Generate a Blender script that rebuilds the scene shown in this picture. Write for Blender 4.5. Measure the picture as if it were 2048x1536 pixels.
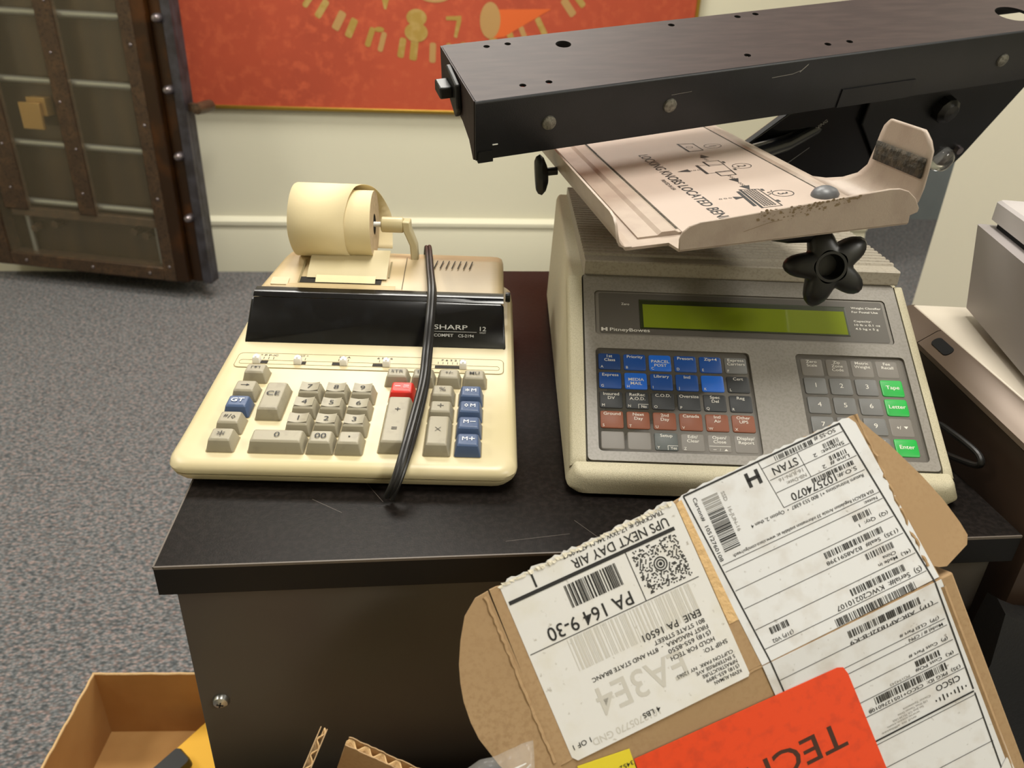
import bpy, math, random
import numpy as np
from mathutils import Matrix, Vector
from mathutils.geometry import tessellate_polygon
PI = math.pi
SC = bpy.context.scene
for o in list(bpy.data.objects):
    bpy.data.objects.remove(o)

# ------------------------------------------------------------------ camera
def look_matrix(yaw, pitch, roll):
    cy, sy = math.cos(yaw), math.sin(yaw); cp, sp = math.cos(pitch), math.sin(pitch)
    f = Vector((-sy*cp, cy*cp, -sp)); r = Vector((cy, sy, 0)); u = r.cross(f)
    cr, sr = math.cos(roll), math.sin(roll)
    r2 = cr*r + sr*u; u2 = -sr*r + cr*u
    return Matrix((r2, u2, -f)).transposed().to_4x4()
cam_d = bpy.data.cameras.new('camera'); cam = bpy.data.objects.new('camera', cam_d)
SC.collection.objects.link(cam); SC.camera = cam
cam.matrix_world = Matrix.Translation((0, 0, 1.0)) @ look_matrix(*[math.radians(a) for a in (-6.89, 27.81, 2.5)])
cam_d.sensor_width = 36; cam_d.lens = 1540/2048*36
cam_d.clip_start = 0.01
cam_d.dof.use_dof = True; cam_d.dof.focus_distance = 0.54; cam_d.dof.aperture_fstop = 12

# ------------------------------------------------------------------ world, lights, exposure
W = bpy.data.worlds.new('world'); SC.world = W; W.use_nodes = True
W.node_tree.nodes['Background'].inputs[0].default_value = (1.0, .96, .9, 1)
W.node_tree.nodes['Background'].inputs[1].default_value = .12
def area(name, loc, sx, sy, power, col=(1, .965, .89)):
    l = bpy.data.lights.new(name, 'AREA'); l.shape = 'RECTANGLE'; l.size = sx; l.size_y = sy
    l.energy = power; l.color = col
    o = bpy.data.objects.new(name, l); SC.collection.objects.link(o); o.location = loc
    return o
area('ceiling_lamp_over_desk', (.22, .45, 2.58), .5, .8, 25)
area('fill_lamp_behind', (2.1, -1.4, 2.58), .6, 1.2, 44)  # unseen front fill, added to lift the upright faces toward the camera
area('ceiling_lamp_by_wall', (-.1, 2.05, 2.58), 1.2, .6, 34)
area('ceiling_lamp_left', (-2.0, .8, 2.58), .6, 1.2, 20)
area('ceiling_lamp_right', (1.9, 1.0, 2.58), .6, 1.2, 14)
area('fill_lamp_corridor', (2.9, 2.7, 2.58), 1.0, 1.0, 22)  # added out of view to brighten the gray corridor wall
SC.view_settings.view_transform = 'Standard'; SC.view_settings.look = 'None'
SC.view_settings.gamma = 1; SC.view_settings.use_curve_mapping = False
SC.view_settings.exposure = 0.54

# ------------------------------------------------------------------ materials
def lin(h):
    c = [int(h[i:i+2], 16)/255 for i in (0, 2, 4)]
    return tuple(x/12.92 if x <= .04045 else ((x+.055)/1.055)**2.4 for x in c)
def mat(name, col, rough=.5, metal=0, mottle=None, bump=None, spec=.5, trans=0, alpha=1, stretch=None, coat=0, emit=None):
    """mottle=(scale, colour2, low, high): wear or speckle of its own colour; bump=(scale, strength)."""
    m = bpy.data.materials.new(name); m.use_nodes = True
    nt = m.node_tree; b = nt.nodes['Principled BSDF']
    c = lin(col) if isinstance(col, str) else col
    b.inputs['Base Color'].default_value = (*c, 1); b.inputs['Roughness'].default_value = rough
    b.inputs['Metallic'].default_value = metal; b.inputs['Specular IOR Level'].default_value = spec
    b.inputs['Transmission Weight'].default_value = trans; b.inputs['Alpha'].default_value = alpha
    b.inputs['Coat Weight'].default_value = coat
    if emit:
        b.inputs['Emission Color'].default_value = (*lin(emit[0]), 1); b.inputs['Emission Strength'].default_value = emit[1]
    if mottle or bump:
        tc = nt.nodes.new('ShaderNodeTexCoord'); mp = nt.nodes.new('ShaderNodeMapping')
        nt.links.new(tc.outputs['Object'], mp.inputs[0])
        if stretch: mp.inputs['Scale'].default_value = stretch
    if mottle:
        for k, mo in enumerate(mottle if isinstance(mottle, list) else [mottle]):
            n = nt.nodes.new('ShaderNodeTexNoise'); n.inputs['Scale'].default_value = mo[0]; n.inputs['Detail'].default_value = 4
            nt.links.new(mp.outputs[0], n.inputs['Vector'])
            r = nt.nodes.new('ShaderNodeMapRange'); r.inputs['From Min'].default_value = mo[2]; r.inputs['From Max'].default_value = mo[3]
            nt.links.new(n.outputs['Fac'], r.inputs['Value'])
            mx = nt.nodes.new('ShaderNodeMix'); mx.data_type = 'RGBA'
            nt.links.new(r.outputs[0], mx.inputs['Factor'])
            if k == 0: mx.inputs['A'].default_value = (*c, 1)
            else: nt.links.new(last, mx.inputs['A'])
            mx.inputs['B'].default_value = (*lin(mo[1]), 1); last = mx.outputs['Result']
        nt.links.new(last, b.inputs['Base Color'])
    if bump:
        n = nt.nodes.new('ShaderNodeTexNoise'); n.inputs['Scale'].default_value = bump[0]; n.inputs['Detail'].default_value = 3
        nt.links.new(mp.outputs[0], n.inputs['Vector'])
        bp = nt.nodes.new('ShaderNodeBump'); bp.inputs['Strength'].default_value = bump[1]; bp.inputs['Distance'].default_value = .002
        nt.links.new(n.outputs['Fac'], bp.inputs['Height']); nt.links.new(bp.outputs[0], b.inputs['Normal'])
    return m
def carpet_mat():
    m = bpy.data.materials.new('carpet'); m.use_nodes = True; nt = m.node_tree; b = nt.nodes['Principled BSDF']
    tc = nt.nodes.new('ShaderNodeTexCoord')
    mp = nt.nodes.new('ShaderNodeMapping'); mp.inputs['Scale'].default_value = (1, 1.5, 1)
    nt.links.new(tc.outputs['Object'], mp.inputs[0])
    v = nt.nodes.new('ShaderNodeTexVoronoi'); v.inputs['Scale'].default_value = 150
    nt.links.new(mp.outputs[0], v.inputs['Vector'])
    n = nt.nodes.new('ShaderNodeTexNoise'); n.inputs['Scale'].default_value = 95; n.inputs['Detail'].default_value = 3
    nt.links.new(mp.outputs[0], n.inputs['Vector'])
    cr = nt.nodes.new('ShaderNodeValToRGB'); cr.color_ramp.interpolation = 'LINEAR'
    e = cr.color_ramp.elements; e[0].position = .36; e[0].color = (*lin('62676a'), 1); e[1].position = .64; e[1].color = (*lin('9c8c88'), 1)
    x = e.new(.5); x.color = (*lin('818384'), 1)
    nt.links.new(n.outputs['Fac'], cr.inputs[0])
    r = nt.nodes.new('ShaderNodeMapRange'); r.inputs['From Min'].default_value = 0; r.inputs['From Max'].default_value = .75
    r.inputs['To Min'].default_value = 1.15; r.inputs['To Max'].default_value = .45
    nt.links.new(v.outputs['Distance'], r.inputs['Value'])
    mx = nt.nodes.new('ShaderNodeVectorMath'); mx.operation = 'SCALE'
    nt.links.new(cr.outputs[0], mx.inputs[0]); nt.links.new(r.outputs[0], mx.inputs['Scale'])
    nt.links.new(mx.outputs[0], b.inputs['Base Color']); b.inputs['Roughness'].default_value = .95
    b.inputs['Specular IOR Level'].default_value = .1
    bp = nt.nodes.new('ShaderNodeBump'); bp.inputs['Strength'].default_value = .8; bp.inputs['Distance'].default_value = .004; bp.invert = True
    nt.links.new(v.outputs['Distance'], bp.inputs['Height']); nt.links.new(bp.outputs[0], b.inputs['Normal'])
    return m
M = dict(
 carpet=carpet_mat(),
 wall=mat('cream_wall_paint', 'd8d4bd', .7, bump=(60, .03)),
 baseb=mat('baseboard_paint', 'd6d2bb', .45),
 white=mat('ceiling_white', 'd8d5c8', .8),
 graypanel=mat('gray_wall_fabric', '7d8487', .9, mottle=(3, '747b7e', .4, .6)),
 desk=mat('espresso_laminate', '151210', .36, spec=.10, mottle=(260, '1d1917', .45, .6), bump=(900, .05)),
 band=mat('black_edge_band', '0c0b0b', .5, spec=.3),
 deskedge=mat('espresso_edge_wear', '5c544c', .5),
 deskbody=mat('espresso_cabinet_side', '4a4740', .45, mottle=(5, '443d39', .4, .6)),
 screw=mat('zinc_screw', 'b8b8b4', .3, 1),
 cream=mat('cream_plastic', 'c8bb97', .36, mottle=(14, 'c2b58d', .4, .65)),
 creamtop=mat('aged_cream_plastic', 'c2ae86', .42, mottle=(18, 'b8a37c', .4, .65)),
 creamdark=mat('cream_plastic_groove', '8a7c58', .6),
 smoke=mat('smoked_display_panel', '0c0c0e', .16, spec=.5, mottle=(90, '121316', .5, .7)),
 keygray=mat('gray_keycap', '938c78', .45, mottle=(120, '898270', .55, .7)),
 keyblue=mat('blue_keycap', '435575', .4),
 keyred=mat('red_keycap', 'cc2c22', .4),
 ink=mat('black_ink', '1a1a1a', .6),
 inkgray=mat('faded_ink', '8c8a86', .7),
 white_ink=mat('white_ink', 'f2f2ee', .6),
 silver_ink=mat('silver_ink', 'b4b4b0', .4),
 slot=mat('dark_slot', '241f18', .8),
 slider=mat('white_slider', 'e4e2dc', .4),
 paper=mat('adding_paper', 'e0d0a6', .8, bump=(500, .03)),
 paperend=mat('adding_paper_edge', 'cdb795', .9, mottle=(200, 'bfa988', .45, .6)),
 rubber=mat('black_rubber', '131313', .38),
 cord=mat('black_cord', '1c1b1a', .4),
 shell=mat('beige_speckled_shell', 'bdb59a', .6, mottle=(2200, 'a39b82', .45, .65), bump=(1500, .15)),
 shelledge=mat('shell_seam', '4a463a', .8),
 platform=mat('warm_gray_platform', 'a1998a', .5, mottle=(500, '938b7c', .5, .65)),
 panel=mat('warm_gray_panel', '87827a', .45, mottle=(600, '7f7a71', .45, .6)),
 recess=mat('gray_recess', '716c64', .5),
 recessdark=mat('dark_display_surround', '56524c', .35),
 lcd=mat('green_lcd', '74821f', .05, spec=.9, mottle=(4, '6d7a1e', .4, .6)),
 lcdframe=mat('lcd_frame', '2a3014', .4),
 kblue=mat('blue_membrane_key', '1a4a94', .45), kbright=mat('bright_blue_sticker_key', '2468cf', .4), kbluedk=mat('worn_blue_key', '1b3d74', .45),
 kblack=mat('charcoal_membrane_key', '2f3133', .5), kbrown=mat('brown_membrane_key', '80462a', .5), kgray=mat('gray_membrane_key', '6a6a68', .5),
 kslate=mat('slate_membrane_key', '545957', .5), kblank=mat('blank_membrane_key', '736e67', .5), kgreen=mat('green_membrane_key', '16a03c', .45),
 legend=mat('key_legend', 'd9d6cc', .6), 
 tray=mat('pinkish_beige_metal', 'a69789', .42, bump=(900, .05), mottle=(60, '9e8e81', .45, .65)),
 decal=mat('tray_decal_sheet', 'ab9b8f', .5),
 foam=mat('worn_foam_and_slot_shade', '4a4236', .95, mottle=(200, '2e2a22', .4, .6), bump=(400, .8)),
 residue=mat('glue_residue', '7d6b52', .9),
 blackmetal=mat('black_powder_coat', '0e1013', .4, spec=.4, mottle=(40, '121317', .4, .6), bump=(1200, .06)),
 topmetal=mat('brown_black_top_sheet', '332928', .5, spec=.2, mottle=(30, '3b302e', .4, .65), stretch=(1, 6, 1)),
 blackgloss=mat('black_gloss_metal', '0f1012', .22),
 rivet=mat('rivet_steel', '77756c', .4, .35, mottle=(500, '5a5850', .4, .6)),
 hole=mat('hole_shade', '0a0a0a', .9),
 graydome=mat('gray_rubber_dome', '5d5f62', .4),
 clearcap=mat('clear_cap', 'dfe2e2', .08, trans=.95),
 kraft=mat('kraft_cardboard', '9f8461', .85, mottle=[(400, '937755', .45, .65), (9, '997d5a', .4, .7)], bump=(150, .05)),
 kraftedge=mat('torn_kraft_edge', 'c9a878', .9, bump=(300, .5)),
 kraftin=mat('carton_inside', 'b58a52', .85, mottle=(12, 'ab7f49', .4, .65)),
 label=mat('soiled_white_label', 'cfcecb', .55, mottle=[(55, 'cac7be', .5, .75), (240, '9b958a', .66, .76)]),
 label2=mat('grubby_white_label', 'cecfd0', .5, mottle=[(60, 'c0bdb9', .5, .72), (260, '8c8680', .67, .78)]),
 tornpaper=mat('torn_white_paper', 'dcd6c4', .9, bump=(300, .6)),
 orange=mat('orange_sticker', 'd9400f', .5, mottle=(160, 'c83a10', .5, .7)),
 orangeink=mat('brown_print', '3c1c0c', .6),
 yellow=mat('yellow_sticker', 'd8c62c', .5),
 yellowpad=mat('yellow_envelope', 'e0ab34', .7),
 plastic=mat('clear_bag', 'e8ecee', .1, trans=.6, alpha=.2),
 foldglint=mat('bag_fold_glint', 'f0f2f2', .15, alpha=.6),
 counter=mat('off_white_counter', 'd8cebd', .4),
 counteredge=mat('brown_metal_edge', '6e5f52', .35, .3),
 counterside=mat('brown_counter_side', '37291f', .4, mottle=(14, '3c2d22', .4, .6)),
 printer=mat('gray_machine_plastic', '9b9492', .5),
 printertop=mat('light_gray_machine_lid', 'a8a2a0', .5),
 partition=mat('off_white_partition', 'd8d2bf', .6),
 chair=mat('black_vinyl', '0e0e0f', .4, bump=(400, .1)),
 bronze=mat('aged_bronze', '4b3a2b', .4, .35, mottle=[(30, '5d4732', .45, .7), (140, '33281e', .5, .7)], bump=(60, .4)),
 bronzedark=mat('dark_bronze', '33200f', .35, .4, mottle=(9, '5a3412', .5, .75)),
 steel=mat('steel_rod', 'a4a69c', .28, .8), steelgray=mat('worn_steel_edge', '4c4a50', .4, .5, mottle=(20, '3a3638', .4, .6)),
 bolt=mat('bolt_steel', '8f8688', .3, .9),
 brass=mat('brass_plate', 'a5834a', .35, .6),
 vaultplate=mat('polished_brown_plate', '3f301d', .28, .3, mottle=(3, '2a2014', .4, .65), stretch=(4, 4, .5)),
 vaultglass=mat('vault_glass', 'b0a488', .12, trans=.0, alpha=.07),
 red=mat('red_fabric', 'ae4729', .8, mottle=[(2.2, '993c22', .4, .7), (40, 'b5502f', .5, .7)], bump=(200, .1)),
 gold=mat('gold_paint', '9c7e35', .6, mottle=(30, 'a88b4b', .45, .6)), goldlite=mat('pale_gold_paint', 'a8824c', .6),
 orangepaint=mat('orange_paint', 'cc5a1c', .6), goldframe=mat('gold_frame', 'a88838', .35, .8), creampaint=mat('cream_stroke', 'c48462', .7),
)

# ------------------------------------------------------------------ mesh builder
_fc = {}
def font_mesh(s):
    if s not in _fc:
        cu = bpy.data.curves.new('t', 'FONT'); cu.body = s; cu.size = 1; cu.resolution_u = 3; cu.offset = .006 if len(s) > 1 else 0
        ob = bpy.data.objects.new('t', cu); me = ob.to_mesh()
        vs = [v.co.to_2d() for v in me.vertices]; fs = [tuple(p.vertices) for p in me.polygons]
        ob.to_mesh_clear(); bpy.data.objects.remove(ob); bpy.data.curves.remove(cu)
        _fc[s] = (vs, fs)
    return _fc[s]
def rrect(x0, x1, y0, y1, r, n=4):
    pts = []
    for cx, cy, a0 in ((x1-r, y0+r, -90), (x1-r, y1-r, 0), (x0+r, y1-r, 90), (x0+r, y0+r, 180)):
        for i in range(n+1):
            a = math.radians(a0+90*i/n); pts.append((cx+r*math.cos(a), cy+r*math.sin(a)))
    return pts
def circle(cx, cy, r, n=24, ry=None):
    ry = r if ry is None else ry
    return [(cx+r*math.cos(2*PI*i/n), cy+ry*math.sin(2*PI*i/n)) for i in range(n)]
class MB:
    def __init__(s, xf=None):
        s.v = []; s.f = []; s.m = []; s.slots = []; s.xf = xf or Matrix()
    def mi(s, m):
        if m not in s.slots: s.slots.append(m)
        return s.slots.index(m)
    def add(s, vs, fs, m):
        b = len(s.v); k = s.mi(m); s.v += [s.xf @ Vector(v) for v in vs]
        for f in fs: s.f.append(tuple(b+i for i in f)); s.m.append(k)
        return s
    def box(s, x0, x1, y0, y1, z0, z1, m):
        v = [(x, y, z) for z in (z0, z1) for y in (y0, y1) for x in (x0, x1)]
        return s.add(v, [(0, 2, 3, 1), (4, 5, 7, 6), (0, 1, 5, 4), (2, 6, 7, 3), (0, 4, 6, 2), (1, 3, 7, 5)], m)
    def loft(s, rings, m, cap0=True, cap1=True, closed=True):
        n = len(rings[0]); v = [p for r in rings for p in r]; f = []
        for i in range(len(rings)-1):
            for j in range(n if closed else n-1):
                a = i*n+j; b = i*n+(j+1) % n; f.append((a, b, b+n, a+n))
        if cap0: f.append(tuple(range(n-1, -1, -1)))
        if cap1: f.append(tuple((len(rings)-1)*n+j for j in range(n)))
        return s.add(v, f, m)
    def prism(s, poly, z0, z1, m, top=None):
        """polygon in xy extruded along z"""
        s.loft([[(x, y, z0) for x, y in poly], [(x, y, z1) for x, y in poly]], m, True, top is None)
        if top: s.flat(poly, z1, top)
        return s
    def flat(s, poly, z, m):
        return s.add([(x, y, z) for x, y in poly], [tuple(range(len(poly)))], m)
    def rect(s, x0, x1, y0, y1, z, m): return s.flat([(x0, y0), (x1, y0), (x1, y1), (x0, y1)], z, m)
    def holed(s, outer, holes, z, m, depth=0, wall=None):
        polys = [outer]+holes
        tris = tessellate_polygon([[Vector((x, y, 0)) for x, y in p] for p in polys])
        flatp = [(x, y, z) for p in polys for x, y in p]
        fs = []
        for t in tris:
            a, b, c = (flatp[i] for i in t)
            fs.append(t if (b[0]-a[0])*(c[1]-a[1])-(b[1]-a[1])*(c[0]-a[0]) > 0 else (t[0], t[2], t[1]))
        s.add(flatp, fs, m)
        if depth:
            for h in holes:
                s.loft([[(x, y, z-depth) for x, y in h], [(x, y, z) for x, y in h]], wall or m, False, False)
        return s
    def lathe(s, prof, m, n=24, o=(0, 0, 0), ax='z'):
        """profile [(r, h)] about an axis through o"""
        rings = []
        for r, h in prof:
            ring = []
            for i in range(n):
                a = 2*PI*i/n; c, d = r*math.cos(a), r*math.sin(a)
                p = (c, d, h) if ax == 'z' else ((h, c, d) if ax == 'x' else (d, h, c))
                ring.append((p[0]+o[0], p[1]+o[1], p[2]+o[2]))
            rings.append(ring)
        return s.loft(rings, m)
    def tube(s, pts, r, m, n=10, flatten=1):
        pts = [Vector(p) for p in pts]; rings = []; up = None
        for i, p in enumerate(pts):
            t = (pts[min(i+1, len(pts)-1)]-pts[max(i-1, 0)]).normalized()
            if up is None: up = t.orthogonal().normalized()
            up = (up-up.dot(t)*t).normalized(); sd = t.cross(up)
            rr = r[i] if isinstance(r, (list, tuple)) else r
            rings.append([tuple(p+up*math.cos(2*PI*k/n)*rr+sd*math.sin(2*PI*k/n)*rr*flatten) for k in range(n)])
        return s.loft(rings, m)
    def text(s, t, x, y, cap, m, z=0, w=None, rot=0, align='c', maxw=None):
        """capital height cap; w fits the width; centred vertically on the capitals"""
        vs, fs = font_mesh(t)
        if not vs: return s
        x0 = min(v.x for v in vs); x1 = max(v.x for v in vs)
        k = cap/.69; kx = w/(x1-x0) if w else k
        if maxw and (x1-x0)*kx > maxw: kx = maxw/(x1-x0)
        ox = {'c': -(x0+x1)/2, 'l': -x0, 'r': -x1}[align]
        c, d = math.cos(rot), math.sin(rot); out = []
        for v in vs:
            px = (v.x+ox)*kx; py = v.y*k-cap/2
            out.append((x+px*c-py*d, y+px*d+py*c, z))
        return s.add(out, fs, m)
    def build(s, name, parent=None, smooth=35, bevel=0, seg=2, world=None):
        me = bpy.data.meshes.new(name); me.from_pydata([tuple(v) for v in s.v], [], s.f)
        for k in s.slots: me.materials.append(M[k])
        me.polygons.foreach_set('material_index', s.m)
        me.polygons.foreach_set('use_smooth', [True]*len(me.polygons))
        me.validate(); me.update(); me.set_sharp_from_angle(angle=math.radians(smooth))
        o = bpy.data.objects.new(name, me); SC.collection.objects.link(o)
        if parent: o.parent = parent
        if bevel:
            b = o.modifiers.new('bevel', 'BEVEL'); b.width = bevel; b.segments = seg; b.limit_method = 'ANGLE'; b.angle_limit = math.radians(40)
        return o
def tag(o, label=None, cat=None, group=None, kind=None):
    if label: o['label'] = label
    if cat: o['category'] = cat
    if group: o['group'] = group
    if kind: o['kind'] = kind
    return o
def thing(name, label, cat, mw=None, group=None):
    o = bpy.data.objects.new(name, None); SC.collection.objects.link(o); o.empty_display_size = .05
    if mw is not None: o.matrix_world = mw
    return tag(o, label, cat, group)
def frame(o, x, y, z):
    m = Matrix((Vector(x).normalized(), Vector(y).normalized(), Vector(z).normalized())).transposed().to_4x4()
    return Matrix.Translation(o) @ m
def rotz(loc, deg): return Matrix.Translation(loc) @ Matrix.Rotation(math.radians(deg), 4, 'Z')
def smoothpts(pts, n=6):
    P = [Vector(p) for p in pts]; out = []
    for i in range(len(P)-1):
        a, b, c, d = P[max(i-1, 0)], P[i], P[i+1], P[min(i+2, len(P)-1)]
        for k in range(n):
            t = k/n; out.append(.5*((2*b)+(-a+c)*t+(2*a-5*b+4*c-d)*t*t+(-a+3*b-3*c+d)*t**3))
    return out+[P[-1]]

# ================================================================== THE SETTING
def structure(name, *boxes, m='wall', bevel=0):
    b = MB()
    for x in boxes: b.box(*x, m)
    return tag(b.build(name, bevel=bevel), kind='structure')
structure('floor', (-3.0, 4.6, -2.4, 8.0, -.05, 0), m='carpet')
structure('wall_back', (-3.0, 1.70, 2.8176, 2.95, 0, 2.6))
structure('wall_left', (-3.1, -3.0, -2.4, 8.0, 0, 2.6))
structure('wall_front', (-3.1, 4.6, -2.5, -2.4, 0, 2.6))
structure('wall_right', (4.6, 4.7, -2.4, 8.0, 0, 2.6))
structure('wall_far', (-3.0, 4.6, 8.0, 8.1, 0, 2.6))
structure('wall_corridor', (1.71, 4.6, 3.6, 3.7, 0, 2.6), m='graypanel')
structure('ceiling', (-3.1, 4.7, -2.5, 8.1, 2.6, 2.7), m='white')
b = MB()
prof = [(2.8176, 0), (2.795, 0), (2.795, .155), (2.799, .165), (2.799, .172), (2.792, .176), (2.792, .189), (2.806, .198), (2.8176, .203)]
b.loft([[(x, y, z) for y, z in prof] for x in (-3.0, 1.71)], 'baseb')
tag(b.build('baseboard_back'), kind='structure')
b = MB(); b.prism([(.9989, 1.4), (2.4, 1.4), (2.4, 1.5), (1.0715, 1.5)], 0, 2.6, 'partition'); tag(b.build('wall_partition'), kind='structure')

# ================================================================== RED WALL HANGING
t = thing('wall_hanging', 'large red wall hanging with painted gold dashes and numbers, on the cream wall', 'picture', Matrix.Translation((0, 2.817, 0)))
X0, X1, Z0, Z1 = -1.15, .905, .585, 2.0
XZ = Matrix(((1, 0, 0, 0), (0, 0, -1, 0), (0, 1, 0, 0), (0, 0, 0, 1)))   # local xy -> world xz, facing -y
b = MB(XZ); b.prism([(X0, Z0), (X1, Z0), (X1, Z1), (X0, Z1)], 0, .014, 'red')
cx, cz, R = .05, 1.427, .66
def curved_dash(b, a, m, l=.062, w=.023):
    c, s_ = math.cos(a), math.sin(a); pts = []
    for p, q in rrect(-l/2, l/2, -w/2, w/2, .006, 2): pts.append((cx+(R+p)*c-q*s_, cz+(R+p)*s_+q*c))
    b.flat(pts, .0146, m)
for i in range(78):
    a = -PI/2+(i-.5)*.0805
    if i % 5 != 3 or i > 8: curved_dash(b, a+.01*math.sin(i*3), 'gold' if i % 3 else 'goldlite', w=.021+.004*math.sin(i*5))
for n, (x, z, r) in enumerate(((-.028, .872, .033), (-.03, .828, .038))): b.flat(circle(x, z, r, 24, r*.78), .0147+n*.0003, 'gold')
b.flat([(.068, .879), (.118, .882), (.118, .866), (.104, .815), (.094, .818), (.103, .868), (.068, .868)], .0147, 'gold')
b.flat(circle(.2134, .8719, .034, 28, .055), .015, 'goldlite')
b.flat([(.235, .905), (.4154, .9128), (.26, .823), (.225, .818)], .0147, 'orangepaint')
b.flat(circle(.03, .95, .06, 24, .032), .0147, 'goldlite')
b.flat(circle(-.1499, .8327, .016, 12, .008), .0147, 'gold'); b.flat([(-.14, .93), (-.115, .925), (-.125, .893), (-.132, .893)], .0147, 'gold')
for s_ in (-1, 1):
    b.flat([(.03, .925), (.03+s_*.25, .955), (.03+s_*.25, .960), (.03, .930)], .0149, 'creampaint')
b.build('painted_fabric', t)
b = MB(XZ); wf = .012
for r in ((X0-wf, X1+wf, Z0-wf, Z0), (X0-wf, X1+wf, Z1, Z1+wf), (X0-wf, X0, Z0, Z1), (X1, X1+wf, Z0, Z1)):
    b.box(r[0], r[1], r[2], r[3], 0, .022, 'goldframe')
b.build('picture_frame', t, bevel=.002)

# ================================================================== VAULT DOOR
V = frame((-.6888, 2.4962, .06), (.961, -.275, 0), (.275, .961, 0), (0, 0, 1))
t = thing('vault_door', 'open bronze vault door with steel rods and bolts behind glass, left of the red hanging', 'vault door', V)
HT = 1.98
b = MB(); b.prism([(-.80, .05), (-.06, .05), (-.16, .20), (-.80, .20)], 0, HT, 'bronzedark'); b.build('door_slab', t, bevel=.004)
b = MB(); b.box(-.76, -.15, .045, .052, .01, HT-.02, 'vaultplate'); b.build('back_plate', t)
b = MB()
b.box(-.15, -.105, -.01, .06, 0, HT, 'bronzedark'); b.box(-.105, -.061, .012, .07, 0, HT, 'bronzedark')
b.build('inner_edge', t, bevel=.004)
b = MB()
for k, (x0, x1, y) in enumerate(((-.06, -.030, .0), (-.06, -.031, .019), (-.065, -.033, .038))): b.box(x0, x1, y, y+.018, 0, HT, 'steelgray')
b.build('stepped_edge', t, bevel=.002)
b = MB(); b.box(-.19, -.147, -.012, .05, 0, HT, 'bronze')
for k in range(9): b.lathe([(0, .003), (.005, .002), (.006, 0)], 'bolt', 10, (-.165, -.012, .05+k*.225)) if 0 else b.lathe([(0, -.016), (.004, -.015), (.006, -.012)], 'bolt', 10, (-.165, 0, .05+k*.225), 'y')
b.build('frame_stile', t, bevel=.003)
b = MB(); b.box(-.82, -.76, -.012, .05, 0, HT, 'bronze')
for k in range(9): b.lathe([(0, -.016), (.004, -.015), (.006, -.012)], 'bolt', 10, (-.80, 0, .06+k*.225), 'y')
b.build('frame_stile', t, bevel=.003)
b = MB(); b.box(-.76, -.19, -.012, .05, .0, .045, 'bronze')
for x in (-.70, -.45, -.24): b.lathe([(0, -.017), (.005, -.015), (.007, -.012)], 'bolt', 10, (x, 0, .022), 'y')
b.build('bottom_rail', t, bevel=.003)
b = MB(); b.box(-.72, -.175, .0, .03, .175, .203, 'bronze'); b.build('cross_rail', t, bevel=.002)
b = MB(); b.box(-.76, -.19, -.012, .05, HT-.045, HT, 'bronze'); b.build('top_rail', t, bevel=.003)
for x0, x1 in ((-.46, -.402), (-.735, -.65)):
    b = MB(); b.box(x0, x1, -.008, .012, .2, HT-.05, 'bronze')
    for k in range(12):
        b.lathe([(0, -.012), (.0035, -.011), (.005, -.008)], 'bolt', 8, ((x0+x1)/2+.012*math.sin(k*2), 0, .27+k*.14), 'y')
    b.build('strap', t, bevel=.002)
for k in range(9):
    z = .222+.191*k
    b = MB(); b.lathe([(.0, -.66), (.011, -.66), (.011, -.188), (.0, -.188)], 'steel', 16, (0, .022, z), 'x')
    b.lathe([(.0, -.195), (.013, -.195), (.013, -.175), (.0, -.175)], 'brass', 12, (0, .022, z), 'x')
    b.build('steel_rod', t)
for k in range(9):
    z = .22+.193*k
    b = MB(); b.lathe([(0, -.022), (.008, -.020), (.013, -.012), (.013, .012), (0, .012)], 'bolt', 14, (-.071, 0, z), 'y'); b.build('bolt', t)
b = MB(); b.box(-.596, -.524, .0, .012, .46, .54, 'brass'); b.box(-.575, -.51, .012, .045, .50, .555, 'brass'); b.build('lock_plate', t, bevel=.002)
for x, z in ((-.66, .13), (-.58, .15), (-.29, .15), (-.25, .14)):
    b = MB(); b.lathe([(0, .01), (.012, .01), (.014, .045), (0, .045)], 'bronze', 12, (x, 0, z), 'y'); b.build('pivot', t)
for x in (-.69, -.215):
    b = MB(); b.lathe([(0, .045), (.009, .045), (.009, .175), (0, .175)], 'steel', 12, (x, .03, 0), 'z'); b.build('vertical_rod', t)
b = MB(); b.lathe([(0, -.03), (.016, -.028), (.018, .0), (.018, .05), (0, .05)], 'bronze', 16, (.006, .03, .556), 'y'); b.box(-.035, .006, .02, .05, .545, .567, 'bronze'); b.build('latch_knob', t)
b = MB(); b.box(-.76, -.19, -.004, -.001, .045, HT-.045, 'vaultglass'); b.build('cover_glass', t)

# ================================================================== CABINET
t = thing('cabinet', 'dark espresso cabinet with a black laminate top, carrying the calculator and the postal scale', 'cabinet', Matrix.Translation((-.1558, .351, 0)))
b = MB(); b.box(0, .528, 0, .4915, .6795, .70, 'desk'); b.box(.0005, .5275, -.0003, .0005, .6800, .6990, 'band'); SLAB = b.build('top_slab', t)
b = MB()
for p_, q_ in (((.10, .10), (.125, .055)), ((.245, .03), (.26, .008)), ((.20, .012), (.24, .017)), ((.08, .06), (.10, .045)), ((.30, .09), (.27, .06))):
    b = MB(); d_ = (Vector(q_)-Vector(p_)).normalized(); n_ = Vector((-d_.y, d_.x))*.00012
    b.flat([(p_[0]-n_.x, p_[1]-n_.y), (q_[0]-n_.x, q_[1]-n_.y), (q_[0]+n_.x, q_[1]+n_.y), (p_[0]+n_.x, p_[1]+n_.y)], .70005, 'deskedge'); b.build('scratch', SLAB)
b = MB(); b.box(.0004, .5276, -.0004, .0006, .6985, .7002, 'deskedge'); b.box(-.0004, .0006, 0, .49, .6987, .7002, 'deskedge'); b.build('worn_edge', t)['label'] = 'pale worn edge line'
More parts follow.
